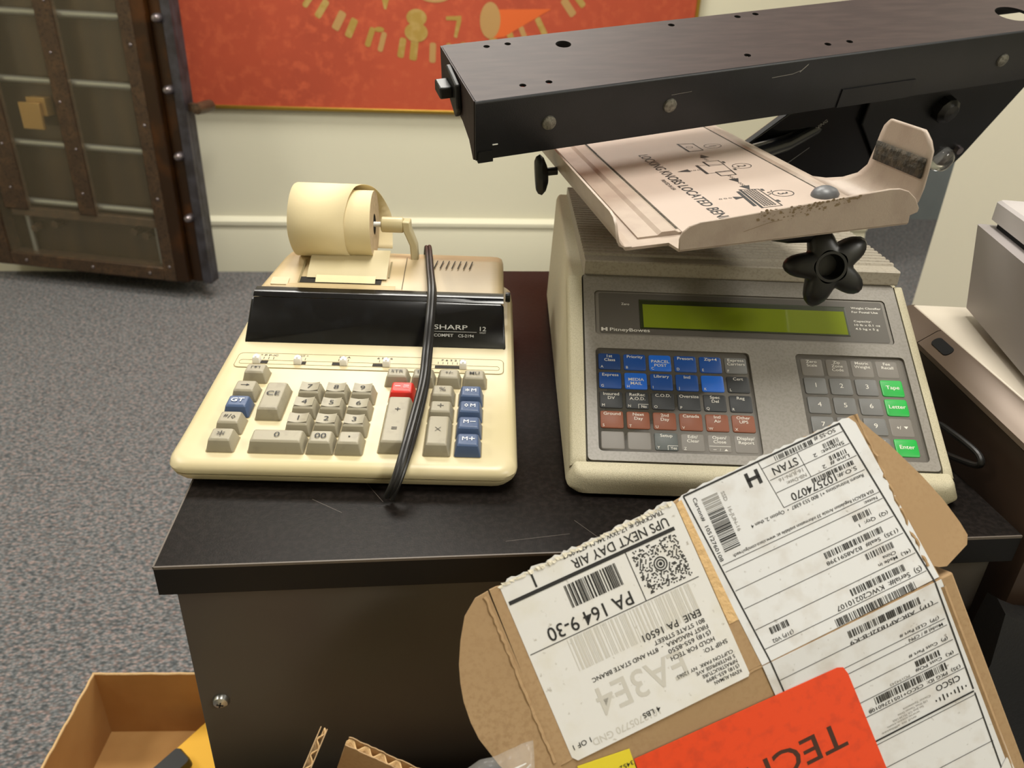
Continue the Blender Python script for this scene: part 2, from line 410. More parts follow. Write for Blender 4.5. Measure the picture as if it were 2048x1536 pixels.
b = MB(); b.box(.006, .522, .009, .48, .02, .6795, 'deskbody'); b.build('carcass', t, bevel=.001)
b = MB(); b.lathe([(0, .0045), (.0022, .0042), (.0045, .003), (.0054, .001), (.0055, 0)], 'screw', 20, (0, 0, 0))
for a in (0, 1): b.box(*((-.0022, .0022, -.0005, .0005) if a else (-.0005, .0005, -.0022, .0022)), .0035, .0046, 'ink')
o = b.build('screw', t); o.matrix_parent_inverse = Matrix(); o.location = (.0194, .009, .5803); o.rotation_euler = (PI/2, .3, 0)
b = MB(); b.box(.02, .5, .03, .46, 0, .02, 'slot'); b.build('plinth', t)

# ================================================================== COUNTER AND MACHINE AT RIGHT
cdx, cdy = .124, .992
Cn = frame((.3732, .3513, 0), (.992, -.124, 0), (.124, .992, 0), (0, 0, 1))
t = thing('counter', 'off-white counter with a brown metal edge and dark brown side, right of the cabinet', 'counter', Cn)
b = MB(); b.prism([(.004, -.004), (.75, .070), (.75, .238), (.004, .238)], 0, .742, 'counterside'); b.build('side_panel', t)
b = MB()
for y0, y1 in ((-.006, .1845), (.1855, .24)):
    for_prof = [(.003, .7435), (.0, .7455), (.0, .7495), (.003, .752), (.0135, .7605), (.0185, .7615), (.0185, .7435)]
    b.loft([[(x, y, z) for x, z in for_prof] for y in (y0, y1)][::-1], 'counteredge')
b.build('metal_edge', t)
b = MB(); b.prism(rrect(.003, .0115, .150, .176, .004, 4), 0, .0006, 'hole'); o = b.build('slot_cutout', t); o.location = (.0, 0, .7535); o.rotation_euler = (0, math.radians(-38), 0); o.location = (.0025, 0, .7519)
b = MB(); b.prism([(.0165, -.005), (.75, .070), (.75, .238), (.0165, .238)], .7435, .762, 'counter'); b.build('counter_top', t, bevel=.001)

PM = frame((.407, .4295, .762), (.9534, -.302, 0), (.302, .9534, 0), (0, 0, 1))
t = thing('office_machine', 'gray plastic office machine with a lighter lid, standing on the off-white counter', 'printer', PM)
b = MB(); b.loft([[(x+dx, y, z) for x, y in rrect(0, .22, -.03, .139, .004)] for dx, z in ((.004, .006), (0, .008), (-.012, .078))], 'printer'); b.build('body', t)
b = MB(); b.loft([[(x-.012, y, z) for x, y in rrect(.008+d, .22, -.03, .137-d, .004)] for d, z in ((0, .0835), (0, .097), (.002, .099))], 'printertop'); b.build('lid', t)
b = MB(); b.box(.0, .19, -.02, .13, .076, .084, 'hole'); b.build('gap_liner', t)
b = MB(); b.box(.015, .2, -.02, .12, 0, .008, 'hole'); b.build('foot_plate', t)

# ================================================================== CALCULATOR
CM = rotz((-.1679, .4336, .70), -5)
calc = thing('printing_calculator', 'cream desktop printing calculator with gray, blue and red keys and a paper roll holder', 'calculator', CM)
SL = math.tan(math.radians(6.3))
def deck_z(y): return .0185+SL*y
# lower tray
b = MB()
def calc_ring(inset, z, tilt=0): return [(x, y, z+tilt*y) for x, y in rrect(-.0015+inset, .2245-inset, -.004+inset, .262-inset*.5, .013, 5)]
b.loft([calc_ring(.008, .003), calc_ring(.003, .004), calc_ring(.0008, .0075), calc_ring(.0004, .0090)], 'cream'); b.loft([calc_ring(.0016, .0088), calc_ring(.0016, .0099)], 'slot'); b.build('bottom_shell', calc)
b = MB()
b.loft([calc_ring(.0006, .0096), calc_ring(-.0002, .0104), calc_ring(-.0006, .0130), calc_ring(.0004, .0158, SL*.6), calc_ring(.0026, .0178, SL*.93), calc_ring(.0055, .0185, SL)], 'cream')
b.build('keyboard_deck', calc)
# switch frame
DK = Matrix.Translation((0, 0, .0185)) @ Matrix.Rotation(math.radians(6.3), 4, 'X')
b = MB(DK)
def ringline(x0, x1, y0, y1, r, w, z, m):
    b.loft([[(x, y, z) for x, y in rrect(x0, x1, y0, y1, r)], [(x, y, z+.0006) for x, y in rrect(x0+w, x1-w, y0+w, y1-w, r)], [(x, y, z) for x, y in rrect(x0+2*w, x1-2*w, y0+2*w, y1-2*w, r)]], m, False, False)
ringline(.0095, .2158, .1085, .1295, .004, .0004, .0001, 'creamdark'); ringline(.0125, .2125, .1135, .1195, .002, .0003, .0001, 'creamdark')
b.prism(rrect(.0098, .2155, .1088, .147, .003), -.0005, .0004, 'cream')
for x0, x1 in ((.0235, .0345), (.0548, .0635), (.0835, .0945), (.1145, .1262), (.1625, .1865)):
    b.rect(x0, x1, .1145, .1185, .0006, 'slot')
for s_, x in (('* P P-IC', .0335), ('GT *', .0600), ('K * A', .0920), ('6 5/4 6', .1230), ('F 6 3 2 1 0', .1765)):
    b.text(s_, x, .1262, .0023, 'ink', .0007, w=len(s_)*.0017)
for x, n in ((.0300, 3), (.0580, 2), (.0875, 3), (.1190, 3), (.1645, 6)):
    for k in range(n): b.rect(x+k*.0037, x+k*.0037+.0004, .1205, .1235, .0007, 'ink')
b.build('switch_strip', calc)
for x in (.0262, .0575, .0925, .1252, .1842):
    b = MB(DK); b.loft([[(p, q, z) for p, q in rrect(x-.0028+i, x+.0028-i, .1140+i, .1195-i, .0005)] for i, z in ((0, 0), (0, .004), (.0006, .0055))], 'slider')
    b.loft([[(p, q, z) for p, q in rrect(x-.0008, x+.0008, .1150, .1188, .0003)] for z in (.0054, .0064)], 'slider')
    b.build('slide_switch', calc)
# keys
def calc_key(x, y, w, h, m, leg, ink='ink', cap=.0036, concave=False, ht=.0088, steep=False, legs2=None, dy=0, deco=None, dx=0):
    """x, y centre of the top face; the base is wider than the top"""
    b = MB(DK); rings = []
    bw, bh = w+.0046, h+.0052
    cyb = y-.0006
    for ww, hh, z, cy in ((bw, bh, -.001, cyb), (bw, bh, .0008, cyb), (w+.0012, h+.0014, ht-.0012, y-.0001), (w, h, ht-.0003, y), (w-.0012, h-.0012, ht, y)):
        rings.append([(p, q, z) for p, q in rrect(x-ww/2, x+ww/2, cy-hh/2, cy+hh/2, .0013, 3)])
    b.loft(rings, m)
    if concave:
        b.loft([[(x-w/2+w*i/8, y+s_*(h/2-.0006), ht+.0002+.0010*((i-4)/4)**2) for i in range(9)] for s_ in (-1, 1)], m, False, False, False)
        b.v = b.v
    z = ht+.0004
    if leg:
        vs, _ = font_mesh(leg); tw = (max(v.x for v in vs)-min(v.x for v in vs))*cap*1.25/.69*1.15
        b.text(leg, x, y+dy, cap*1.25, ink, z+.0003, w=min(tw, w*.82))
    if deco: deco(b, x, y, z)
    if legs2:
        for s_, yy, c2 in legs2: b.text(s_, x, y+yy, c2, ink, z)
    b.prism(rrect(x-bw/2-.0006, x+bw/2+.0006, cyb-bh/2-.0006, cyb+bh/2+.0006, .0018, 3), -.0005, .00015, 'creamdark')
    return b.build('key', calc, smooth=22)
r0, pr = .0165, .0188
for n_, ci, ri in (('1', 0, 1), ('2', 1, 1), ('3', 2, 1), ('4', 0, 2), ('5', 1, 2), ('6', 2, 2), ('7', 0, 3), ('8', 1, 3), ('9', 2, 3)):
    calc_key(.0766+.0188*ci, r0+pr*ri, .0130, .0112, 'keygray', n_, concave=True, cap=.0038)
calc_key(.0951, r0, .0132, .0112, 'keygray', '00', cap=.0038); calc_key(.1139, r0, .0132, .0112, 'keygray', None, deco=lambda b, x, y, z: b.flat(circle(x, y, .0007, 12), z, 'ink'))
calc_key(.0667, r0, .0316, .0112, 'keygray', '0', cap=.0038)
def arrow_mark(b, x, y, z):
    b.rect(x-.0030, x+.0012, y-.0003, y+.0003, z, 'ink'); b.flat([(x+.0009, y-.0013), (x+.0033, y), (x+.0009, y+.0013)], z, 'ink')
def lozenge(b, x, y, z, m='ink', r=.0019):
    a = [(0, -r*1.1), (r*.8, 0), (0, r*1.1), (-r*.8, 0)]
    for q in range(4):
        p, p2 = a[q], a[(q+1) % 4]
        b.flat([(x+p[0], y+p[1]), (x+p2[0], y+p2[1]), (x+p2[0]*.62, y+p2[1]*.62), (x+p[0]*.62, y+p[1]*.62)], z, m)
calc_key(.0305, r0, .0130, .0112, 'keygray', '*', cap=.0060, dy=-.002)
calc_key(.0305, r0+pr, .0130, .0112, 'keygray', None, deco=lambda b, x, y, z: (b.text('#', x-.0026, y+.0008, .0034, 'ink', z), b.text('/', x, y, .0045, 'ink', z), lozenge(b, x+.0027, y-.0008, z)))
calc_key(.0305, r0+pr*2, .0130, .0112, 'keyblue', 'GT', 'white_ink', cap=.0033)
calc_key(.0305, r0+pr*3, .0130, .0112, 'keygray', None, deco=arrow_mark)
def feed_mark(b, x, y, z):
    for x_ in (-.0030, .0030, 0): b.rect(x+x_-.0002, x+x_+.0002, y-.0012, y+.0016, z, 'ink')
    b.rect(x-.0032, x+.0032, y+.0012, y+.0016, z, 'ink'); b.flat([(x-.0013, y+.0000), (x+.0013, y+.0000), (x, y+.0014)], z, 'ink')
calc_key(.0318, r0+pr*4+.0042, .0130, .0098, 'keygray', None, deco=feed_mark)
calc_key(.0528, .0618, .0130, .0312, 'keygray', 'CE', cap=.0038, dy=.0015)
calc_key(.1420, .0765, .0142, .0112, 'keyred', None, deco=lambda b, x, y, z: [b.rect(x+a, x+c, y+d-.0003, y+d+.0003, z, 'white_ink') for a, c, d in ((-.0050, -.0012, 0), (.0010, .0048, .0010), (.0010, .0048, -.0010))])
calc_key(.1420, .0386, .0142, .0500, 'keygray', None, legs2=[('+', .0098, .0055), ('=', -.0118, .0055)])
calc_key(.1713, r0+pr*3+.001, .0130, .0112, 'keygray', '%', cap=.0036); calc_key(.1713, r0+pr*2, .0130, .0112, 'keygray', None, deco=lambda b, x, y, z: (b.rect(x-.0022, x+.0022, y-.0003, y+.0003, z, 'ink'), b.flat(circle(x, y+.0016, .0005, 10), z, 'ink'), b.flat(circle(x, y-.0016, .0005, 10), z, 'ink')))
calc_key(.1713, .0270, .0130, .0300, 'keygray', None, deco=lambda b, x, y, z: [b.flat([(x-s*.0019-.0002, y-.0022), (x-s*.0019+.0003, y-.0022), (x+s*.0019+.0002, y+.0022), (x+s*.0019-.0003, y+.0022)], z, 'ink') for s in (-1, 1)])
for n_, ri in (('+', 0), ('-', 1), ('d', 2), ('*', 3)):
    def mmark(b, x, y, z, n_=n_):
        lead = n_ in 'd*'; b.text('M', x+(.0020 if lead else -.0020), y, .0038, 'white_ink', z)
        xs = x+(-.0026 if lead else .0026)
        if n_ == 'd': lozenge(b, xs, y, z, 'white_ink', .0018)
        if n_ == '*': b.text('*', xs, y-.0012, .0052, 'white_ink', z)
        if n_ in '+-': b.rect(xs-.0019, xs+.0019, y-.0003, y+.0003, z, 'white_ink')
        if n_ == '+': b.rect(xs-.0003, xs+.0003, y-.0019, y+.0019, z, 'white_ink')
    calc_key(.1918, r0+pr*ri+.001, .0130, .0112, 'keyblue', None, deco=mmark)
for n_, x_ in (('STR', .1364), ('TAX', .1556), ('+/-', .1747), ('MU', .1937)):
    calc_key(x_, r0+pr*4+.0042, .0132, .0098, 'keygray', n_, cap=.0026)
# printer housing
b = MB()
prof = [(.1470, .0335), (.1665, .0640), (.1690, .0665), (.1740, .0680), (.2240, .0803), (.2300, .0800), (.2480, .0775), (.2580, .0600), (.2600, .030)]
secs = []
for f_, dz in ((0, -.006), (.0015, -.0020), (.0050, -.0004), (.012, 0)):
    secs.append((f_, dz))
def hx(side, y, z):
    k = (z-.0335)/.048; kb = max(0, (y-.17)/.055)
    return (.0090+.0040*k+.012*min(1, kb)**1.5*max(0, k)) if side < 0 else (.2170-.0030*k)
rings = []
for f_, dz in secs: rings.append([(hx(-1, y, z)+f_, y, max(.02, z+dz)) for y, z in prof])
for f_, dz in secs[::-1]: rings.append([(hx(1, y, z)-f_, y, max(.02, z+dz)) for y, z in prof])
b.loft([[(hx(-1, y, z), y, .02 if i in (0, 8) else max(.02, z-.012)) for i, (y, z) in enumerate(prof)]]+rings+[[(hx(1, y, z), y, .02 if i in (0, 8) else max(.02, z-.012)) for i, (y, z) in enumerate(prof)]], 'creamtop')
b.build('printer_housing', calc, smooth=50)
# side walls below the rounded edge
b = MB()
for sd in (-1, 1):
    x_ = [hx(sd, y, z)+(.0002 if sd < 0 else -.0002) for y, z in prof]
    lo = [(x_[i], prof[i][0], .02) for i in range(9)]; hi = [(x_[i], prof[i][0], max(.02, prof[i][1]-.006)) for i in range(9)]
    b.loft([lo, hi], 'creamtop', False, False, False); b.build('housing_side', calc, smooth=50); b = MB()
# smoked display panel
FR = Matrix.Translation((0, .1470, .0335)) @ Matrix.Rotation(math.atan2(.0305, .0195), 4, 'X')
b = MB(FR); Lf = math.hypot(.0305, .0195)
def disp_ring(z, i): return [(x+(.0035*(y/Lf) if x < .1 else -.0025*(y/Lf)), y, z) for x, y in rrect(.0088+i, .2172-i, -.0015+i, Lf+.0005-i, .003, 4)]
b.loft([disp_ring(-.001, 0), disp_ring(.0022, 0), disp_ring(.0028, .0008)], 'smoke')
b.text('SHARP', .1725, .0165, .0037, 'silver_ink', .003, w=.0270, align='c'); b.rect(.1592, .1935, .0127, .0130, .003, 'silver_ink')
b.text('COMPET', .1670, .0098, .0023, 'silver_ink', .003, w=.0155); b.text('CS-2194', .1850, .0097, .0023, 'silver_ink', .003, w=.0125)
b.text('12', .1985, .0158, .0034, 'silver_ink', .003, w=.0050); b.text('DIGIT', .1985, .0126, .0012, 'silver_ink', .003, w=.0050)
b.build('display_panel', calc)
b = MB(); b.loft([[(x, y, z) for x in (.0135, .2145)] for y, z in ((.1648, .0660), (.1672, .0682), (.1700, .0692), (.1775, .0698))], 'smoke', False, False, False)
b.build('display_hood', calc)
# top details
def topz(y): return .0680+(y-.174)*.26
TP = Matrix.Translation((0, .174, .0681)) @ Matrix.Rotation(math.atan(.26), 4, 'X')
b = MB(TP)
b.rect(.046, .113, .0118, .0200, .0003, 'slot'); b.rect(.0445, .046, .0118, .046, .0003, 'creamdark'); b.rect(.1175, .119, .022, .046, .0003, 'creamdark')
b.loft([[(x, .0015, .0004), (x, .0100, .0004), (x, .0120, -.001)] for x in (.036, .125)], 'creamtop', False, False, False)
b.rect(.1305, .1310, .006, .053, .0004, 'slot'); b.rect(.020, .1308, .0055, .0059, .0004, 'creamdark')
b.prism(rrect(.023, .037, .008, .018, .001), 0, .0005, 'creamtop')
for k in range(7):
    x_ = .1545+.0050*k
    b.flat([(x_, .038), (x_+.0009, .038), (x_+.0034, .050), (x_+.0025, .050)], .0004, 'slot')
b.build('top_markings', calc)
b = MB(TP)
b.loft([[(x, y, z) for x in (.051, .117)] for y, z in ((.018, .0012), (.026, .0035), (.040, .0060), (.052, .0075))], 'cream', False, False, False)
b.build('tear_cover', calc)
b = MB(TP); b.loft([[(x, y, z) for x in (.059, .108)] for y, z in ((.0120, .0008), (.0165, .0024), (.020, .0026))], 'paper', False, False, False)
b.build('paper_strip', calc)
b = MB(); b.lathe([(0, .2165), (.004, .2165), (.0045, .219), (.004, .2205), (0, .2205)], 'rubber', 16, (0, .195, .060), 'x'); b.build('feed_knob', calc)
# roll holder
RY, RZ = .232, .1085
b = MB(); b.lathe([(0, .100), (.0022, .100), (.0022, .110), (0, .110)], 'slider', 12, (0, RY, RZ), 'x')
b.lathe([(0, .1085), (.0062, .1085), (.0066, .1095), (.0066, .1275), (0, .1275)], 'cream', 20, (0, RY, RZ), 'x')
arm = []
for x_, y_, z_, w_ in ((.1305, RY, RZ+.0045, .0068), (.1310, RY, RZ-.003, .0070), (.1365, RY-.001, .092, .0052), (.1375, RY-.003, .078, .0045)):
    arm.append([(x_-.0035, y_-w_, z_), (x_+.0030, y_-w_, z_), (x_+.0030, y_+w_, z_), (x_-.0035, y_+w_, z_)])
b.loft(arm, 'cream'); b.build('roll_holder_arm', calc, bevel=.001)
# power cord lying over the machine
cp = smoothpts([(.1440, .262, .06), (.1465, .246, .084), (.1493, .2235, .0885), (.1535, .185, .086), (.1575, .150, .0815), (.1582, .125, .070), (.1570, .103, .0500), (.1569, .074, .0405), (.1546, .034, .0350), (.1515, .0, .0285), (.1475, -.015, .0170), (.1424, -.0165, .0045)])
b = MB()
off = Vector((.0026, 0, 0))
b.tube([p+off*(-.5) for p in cp], .0018, 'cord'); b.tube([p+off*.55+Vector((0, .0005, .0004)) for p in cp], .0018, 'cord')
cp2 = smoothpts([(.1465, .246, .0815), (.151, .2235, .0855), (.1555, .185, .0825), (.1600, .150, .078), (.1602, .128, .067), (.1600, .103, .0475), (.1600, .074, .0380), (.1580, .034, .0325), (.1548, .003, .0262), (.1500, -.013, .0150), (.1445, -.0165, .0030)])
b.tube([p for p in cp2], .0018, 'cord')
b.build('power_cord', calc)

# paper roll (lifts off the holder)
roll = thing('paper_roll', 'cream adding machine paper roll with a loose outer wrap, held above the calculator', 'paper roll', CM @ Matrix.Translation((0, RY, RZ)))
b = MB(); R0 = .0280
b.loft([[(x, R0*math.cos(a), R0*math.sin(a)) for a in [2*PI*i/48 for i in range(48)]] for x in (.047, .1027)], 'paper', False, False)
for x_, r_ in ((.1027, 1), (.047, -1)):
    n = 48; v = [(x_, R0*math.cos(2*PI*i/n), R0*math.sin(2*PI*i/n)) for i in range(n)]+[(x_, .0072*math.cos(2*PI*i/n), .0088*math.sin(2*PI*i/n)) for i in range(n)]
    b.add(v, [(i, (i+1) % n, n+(i+1) % n, n+i)[::r_] for i in range(n)], 'paperend')
WND = b.build('wound_paper', roll)
b = MB(); b.lathe([(.0062, .050), (.0088, .050), (.0088, .1020), (.0062, .1020)], 'slot', 24, (0, 0, 0), 'x'); b.build('core', WND)
b = MB(); rr = []
N = 44
def lerp(a, tab):
    for (a0, v0), (a1, v1) in zip(tab[:-1], tab[1:]):
        if a >= a1: return v0+(v1-v0)*(a0-a)/(a0-a1)
    return tab[-1][1]
for i in range(N+1):
    a = 172-(172+142)*i/N; ar = math.radians(a)
    r = lerp(a, ((172, .0283), (90, .0297), (0, .0320), (-60, .0350), (-142, .0362)))
    xr = lerp(a, ((172, .0850), (120, .0822), (70, .0815), (30, .0850), (0, .0885), (-40, .1000), (-90, .1125), (-142, .1145)))
    xl = lerp(a, ((172, .0385), (90, .0355), (0, .0370), (-142, .0500)))
    rr.append([(xl, -r*math.sin(ar), r*math.cos(ar)), ((xl+xr)/2, -r*math.sin(ar), r*math.cos(ar)), (xr, -r*math.sin(ar), r*math.cos(ar))])
b.loft(rr, 'paper', False, False, False); o = b.build('loose_wrap', roll, smooth=60)
sm = o.modifiers.new('thickness', 'SOLIDIFY'); sm.thickness = .0002

# ================================================================== POSTAL SCALE
SM_ = rotz((.1268, .4807, .70), -5.9)
scale = thing('postal_scale', 'beige electronic postal scale with a green display and coloured membrane keys, under the keyboard arm', 'scale', SM_)
T33 = math.radians(33); t33 = math.tan(T33)
def pz(y): return .0608+t33*y if y < .0633 else .1019+(y-.0633)*.03
b = MB()
def ssec(y, z, ins, zb=.003):
    xl, xr = -.0310+ins, .2300-ins
    top = [(-.0275+ins, -.0025), (-.0262+ins, -.0006), (-.0245+ins, 0), (.2222-ins, 0), (.2240-ins, -.0006), (.2255-ins, -.0025)]
    return [(xl+.004, y, zb), (xl, y, zb+.003), (xl, y, min(zb+.0045, z-.004)), *[(x, y, z+dz) for x, dz in top], (xr, y, min(zb+.0045, z-.004)), (xr, y, zb+.003), (xr-.004, y, zb)]
rings = []
for y, z, ins in ((-.0778, .0100, .012), (-.0776, .0135, .0070), (-.0768, .0160, .0042), (-.0750, .0180, .0020), (-.0720, .0194, .0008), (-.0665, .0202, 0), (-.0655, .0180, 0), (.055, pz(.055)-.0008, 0), (.0633, .1010, 0), (.075, .1030, 0), (.270, .1095, 0), (.285, .1085, .002), (.293, .100, .006), (.296, .08, .01)):
    rings.append(ssec(y, z, ins))
b.loft(rings, 'shell'); b.build('housing', scale, smooth=40)
PF = Matrix.Translation((0, 0, .0608)) @ Matrix.Rotation(T33, 4, 'X')      # keypad plane: x right, y up the slope
b = MB(PF)
outer = rrect(-.0172, .2180, -.0768, .0758, .003); 
hd = rrect(-.0092, .2085, .0218, .0608, .003); hk = rrect(-.0098, .1003, -.0700, .0104, .003); hr = rrect(.1335, .2120, -.0705, .0112, .003)
b.holed(outer, [hd, hk, hr], .0030, 'panel', .0018, 'recess')
b.loft([[(x, y, -.0005) for x, y in rrect(-.0180, .2188, -.0776, .0766, .003)], [(x, y, .0012) for x, y in rrect(-.0180, .2188, -.0776, .0766, .003)]], 'shelledge')
b.loft([[(x, y, .0005) for x, y in outer], [(x, y, .0030) for x, y in outer]], 'panel', False, False)
b.flat(hk, .0012, 'recess'); b.flat(hr, .0012, 'recess'); b.build('front_panel', scale)
# raised rim beside the panel
b = MB(PF)
for x0, x1 in ((-.0290, -.0184), (.2190, .2268)):
    o0 = 0 if x0 < 0 else .0; l_ = x0 < 0
    pr_ = [(x0, -.010), (x0, -.0010), (x0+(.0008 if l_ else 0), .0012), (x0+(.0024 if l_ else 0), .0030), (x1-(0 if l_ else .0024), .0030), (x1-(0 if l_ else .0008), .0012), (x1, -.0010), (x1, -.010)]
    b.loft([[(x, y, z*k) for x, z in pr_] for y, k in ((.0740, 1), (-.0740, 1), (-.0790, .62), (-.0800, .3))], 'shell'); b.build('side_rim', scale, smooth=50); b = MB(PF)
b = MB(PF); b.prism(rrect(-.0088, .2081, .0222, .0604, .0026), .0008, .0022, 'recess')
b.prism(rrect(-.0060, .2060, .0235, .0592, .002), .0022, .0024, 'recessdark')
b.text('Zero', .0135, .0495, .0020, 'legend', .0026); b.text('PitneyBowes', .0158, .0268, .0027, 'legend', .0026, w=.0290)
for x_ in (-.0050, -.0018): b.rect(x_, x_+.0014, .0253, .0283, .0026, 'legend')
b.rect(-.0050, -.0004, .0263, .0273, .0026, 'legend')
for k, s_ in enumerate(('Weight Classifier', 'For Postal Use')): b.text(s_, .1822, .0535-k*.0036, .0017, 'legend', .0026, align='l', w=.0225-.003*k)
for k, s_ in enumerate(('Capacity:', '10 lb x 0.1 oz', '4.5 kg x 5 g')): b.text(s_, .1822, .0418-k*.0034, .0017, 'legend', .0026, align='l', w=(.0130, .0190, .0170)[k])
BEZ = b.build('display_bezel', scale)
b = MB(PF); b.loft([[(x, y, z) for x, y in rrect(.0237+i, .1777-i, .0283+i, .0540-i, .0006)] for i, z in ((0, .0024), (0, .0029), (.0008, .0026))], 'lcdframe', False, False)
b.rect(.0237, .1777, .0283, .0540, .00262, 'lcdframe'); b.rect(.0262, .1760, .0295, .0498, .0027, 'lcd'); b.build('display_screen', BEZ)
def skey(x, y, m, lines=(), letter=None, extra=None, w=.0158, h=.0132, cap=.0022, ycen=None, raise_=.0008):
    b = MB(PF); z0 = .0012
    b.loft([[(p, q, z) for p, q in rrect(x-w/2+i, x+w/2-i, y-h/2+i, y+h/2-i, .0014, 3)] for i, z in ((0, z0), (.0002, z0+raise_*.7), (.0007, z0+raise_))], m)
    z = z0+raise_+.0001
    y0 = y+h/2-.0022 if ycen is None else y+ycen
    for k, s_ in enumerate(lines): vs_, _ = font_mesh(s_); w_ = (max(v.x for v in vs_)-min(v.x for v in vs_))*cap/.69*1.18; b.text(s_, x+.0002, y0-k*.0031, cap, 'legend', z, w=min(w_, .0148))
    if letter: b.text(letter, x-.0064, y-h/2+.0021, .0020, 'legend', z, align='l')
    if extra == 'box':
        e = lines
    if isinstance(extra, str):
        b.text(extra, x+.0045, y-h/2+.0019, .0020, 'legend', z)
        for r in ((x+.0006, x+.0009, y-h/2+.0003, y-h/2+.0034), (x+.0006, x+.0076, y-h/2+.0034, y-h/2+.0037)): b.rect(*r, z, 'legend')
    if callable(extra): extra(b, x, y, z)
    return b.build('key', scale)
L = [('1st|Class', 'A', 'kbluedk'), ('Priority', 'B', 'kblue'), ('PARCEL|POST', 'C', 'kbright'), ('Presort', 'D', 'kblue'), ('Zip+4', 'E', 'kblue'), ('Express|Carriers', 'F', 'kgray'),
     ('Express', 'G', 'kblue'), ('MEDIA|MAIL', 'H', 'kbright'), ('Library', 'I', 'kblue'), ('Intl', 'J', 'kblue'), ('', 'K', 'kbright'), ('Cert', 'L', 'kblack'),
     ('Insured|DV', 'M', 'kblack'), ('RetRec|A.O.D.', 'N', 'kblack'), ('C.O.D.', 'O', 'kblack'), ('Oversize', 'P', 'kblack'), ('Spec|Del', 'Q', 'kblack'), ('Reg', 'R', 'kblack'),
     ('Ground', 'S', 'kbrown'), ('Next|Day', 'T', 'kbrown'), ('2nd|Day', 'U', 'kbrown'), ('Canada', 'V', 'kbrown'), ('Intl|Air', 'W', 'kbrown'), ('Other|UPS', 'X', 'kbrown'),
     ('', None, 'kblank'), ('', None, 'kblank'), ('Setup', 'Y', 'kslate'), ('Edit/|Clear', 'Z', 'kblank'), ('Open/|Close', None, 'kblank'), ('Display/|Report', None, 'kblank')]
def open_marks(b, x, y, z):
    b.rect(x-.0072, x+.0072, y-.0022, y-.0019, z, 'legend'); b.rect(x-.0048, x-.0026, y-.0048, y-.0045, z, 'legend')
    b.text('/', x, y-.0046, .0018, 'legend', z); b.flat([(x+.0026, y-.0053), (x+.0052, y-.0053), (x+.0039, y-.0039)], z, 'legend')
for i, (s_, l_, m_) in enumerate(L):
    c_, r_ = i % 6, i//6
    e = {'N': 'No', 'Y': 'Yes'}.get(l_); 
    if s_.startswith('Open'): e = open_marks
    low = m_ == 'kbright'
    skey(c_*.018, -r_*.0153, m_, [q for q in s_.split('|') if q], l_, e, ycen=(.0012 if low else None), raise_=.0003 if m_ == 'kblank' else .0008)
def pm_marks(b, x, y, z):
    b.text('+/', x-.002, y, .0026, 'legend', z); b.flat([(x+.0015, y+.0010), (x+.0030, y-.0010), (x+.0045, y+.0010)][::-1], z, 'legend')
RK = [('Zero|Scale', 'kblank'), ('Zip|Zone|Code', 'kblank'), ('Metric|Weight', 'kblank'), ('Fee|Recall', 'kblank'), ('1', 'kgray'), ('2', 'kgray'), ('3', 'kgray'), ('Tape', 'kgreen'),
      ('4', 'kgray'), ('5', 'kgray'), ('6', 'kgray'), ('Letter', 'kgreen'), ('7', 'kgray'), ('8', 'kgray'), ('9', 'kgray'), ('', 'kblank'), ('0', 'kgray'), ('', 'kgray'), ('Clear', 'kgray'), ('Enter', 'kgreen')]
for i, (s_, m_) in enumerate(RK):
    c_, r_ = i % 4, i//4; x_, y_ = .1448+.0181*c_, -.0139-(r_-1)*.0153
    ls = s_.split('|') if s_ else []
    if m_ == 'kgreen': skey(x_, y_, m_, ls, cap=.0028, ycen=.0006)
    elif s_ in list('1234567890'): skey(x_, y_, m_, ls, cap=.0034, ycen=.0006)
    else: skey(x_, y_, m_, ls, extra=pm_marks if (r_ == 3 and c_ == 3) else None, h=.0138, raise_=.0003 if m_ == 'kblank' else .0008)
# ribbed weighing platform
b = MB()
x0, x1 = -.0165, .2205
prof = [(.0640, .1040), (.0600, .1050), (.0595, .1060), (.0595, .1150), (.0605, .1160), (.0700, .1160)]
y = .072; rib = []
while y < .278:
    rib += [(y, .1160), (y+.0008, .1178), (y+.0040, .1178), (y+.0048, .1160)]; y += .0072
prof += rib+[(.284, .1160), (.286, .1100), (.286, .1040)]
b.loft([[(x, p, q) for p, q in prof] for x in (x1, x0)], 'platform'); b.build('weighing_platform', scale, smooth=20)
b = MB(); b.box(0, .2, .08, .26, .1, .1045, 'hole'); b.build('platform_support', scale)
for x_, y_ in ((-.015, -.055), (.212, -.055), (-.015, .27), (.212, .27)):
    b = MB(); b.lathe([(0, 0), (.007, 0), (.007, .004), (0, .004)], 'rubber', 14, (x_, y_, 0)); b.build('foot', scale)
b = MB(); cpts = smoothpts([(.20, .298, .02), (.232, .290, .03), (.2385, .25, .035), (.241, .20, .036), (.244, .12, .037), (.249, .06, .038), (.2510, .030, .032), (.2512, .012, .0175), (.2515, -.003, .0194), (.2515, -.030, .0233), (.2515, -.0485, .0241), (.2512, -.0525, .0190), (.2505, -.037, .0118), (.2490, -.0105, .0034), (.243, .010, .003), (.237, .04, .003), (.234, .08, .003)])
b.tube(cpts, .0023, 'cord'); b.build('power_cable', scale)

# ================================================================== KEYBOARD ARM
TR = frame((.1494, .4336, .8599), (.9926, .0561, .1077), (-.0591, .998, .0244), (-.1061, -.0306, .9939))
KR = frame((.0337, .5646, .9221), (.9706, .2124, .1130), (-.2376, .9202, .3110), (-.038, -.3287, .9437))
TI = TR.inverted()
arm_t = thing('keyboard_arm', 'keyboard arm with black riveted channel and beige tray, lying across the postal scale', 'keyboard arm', TR)
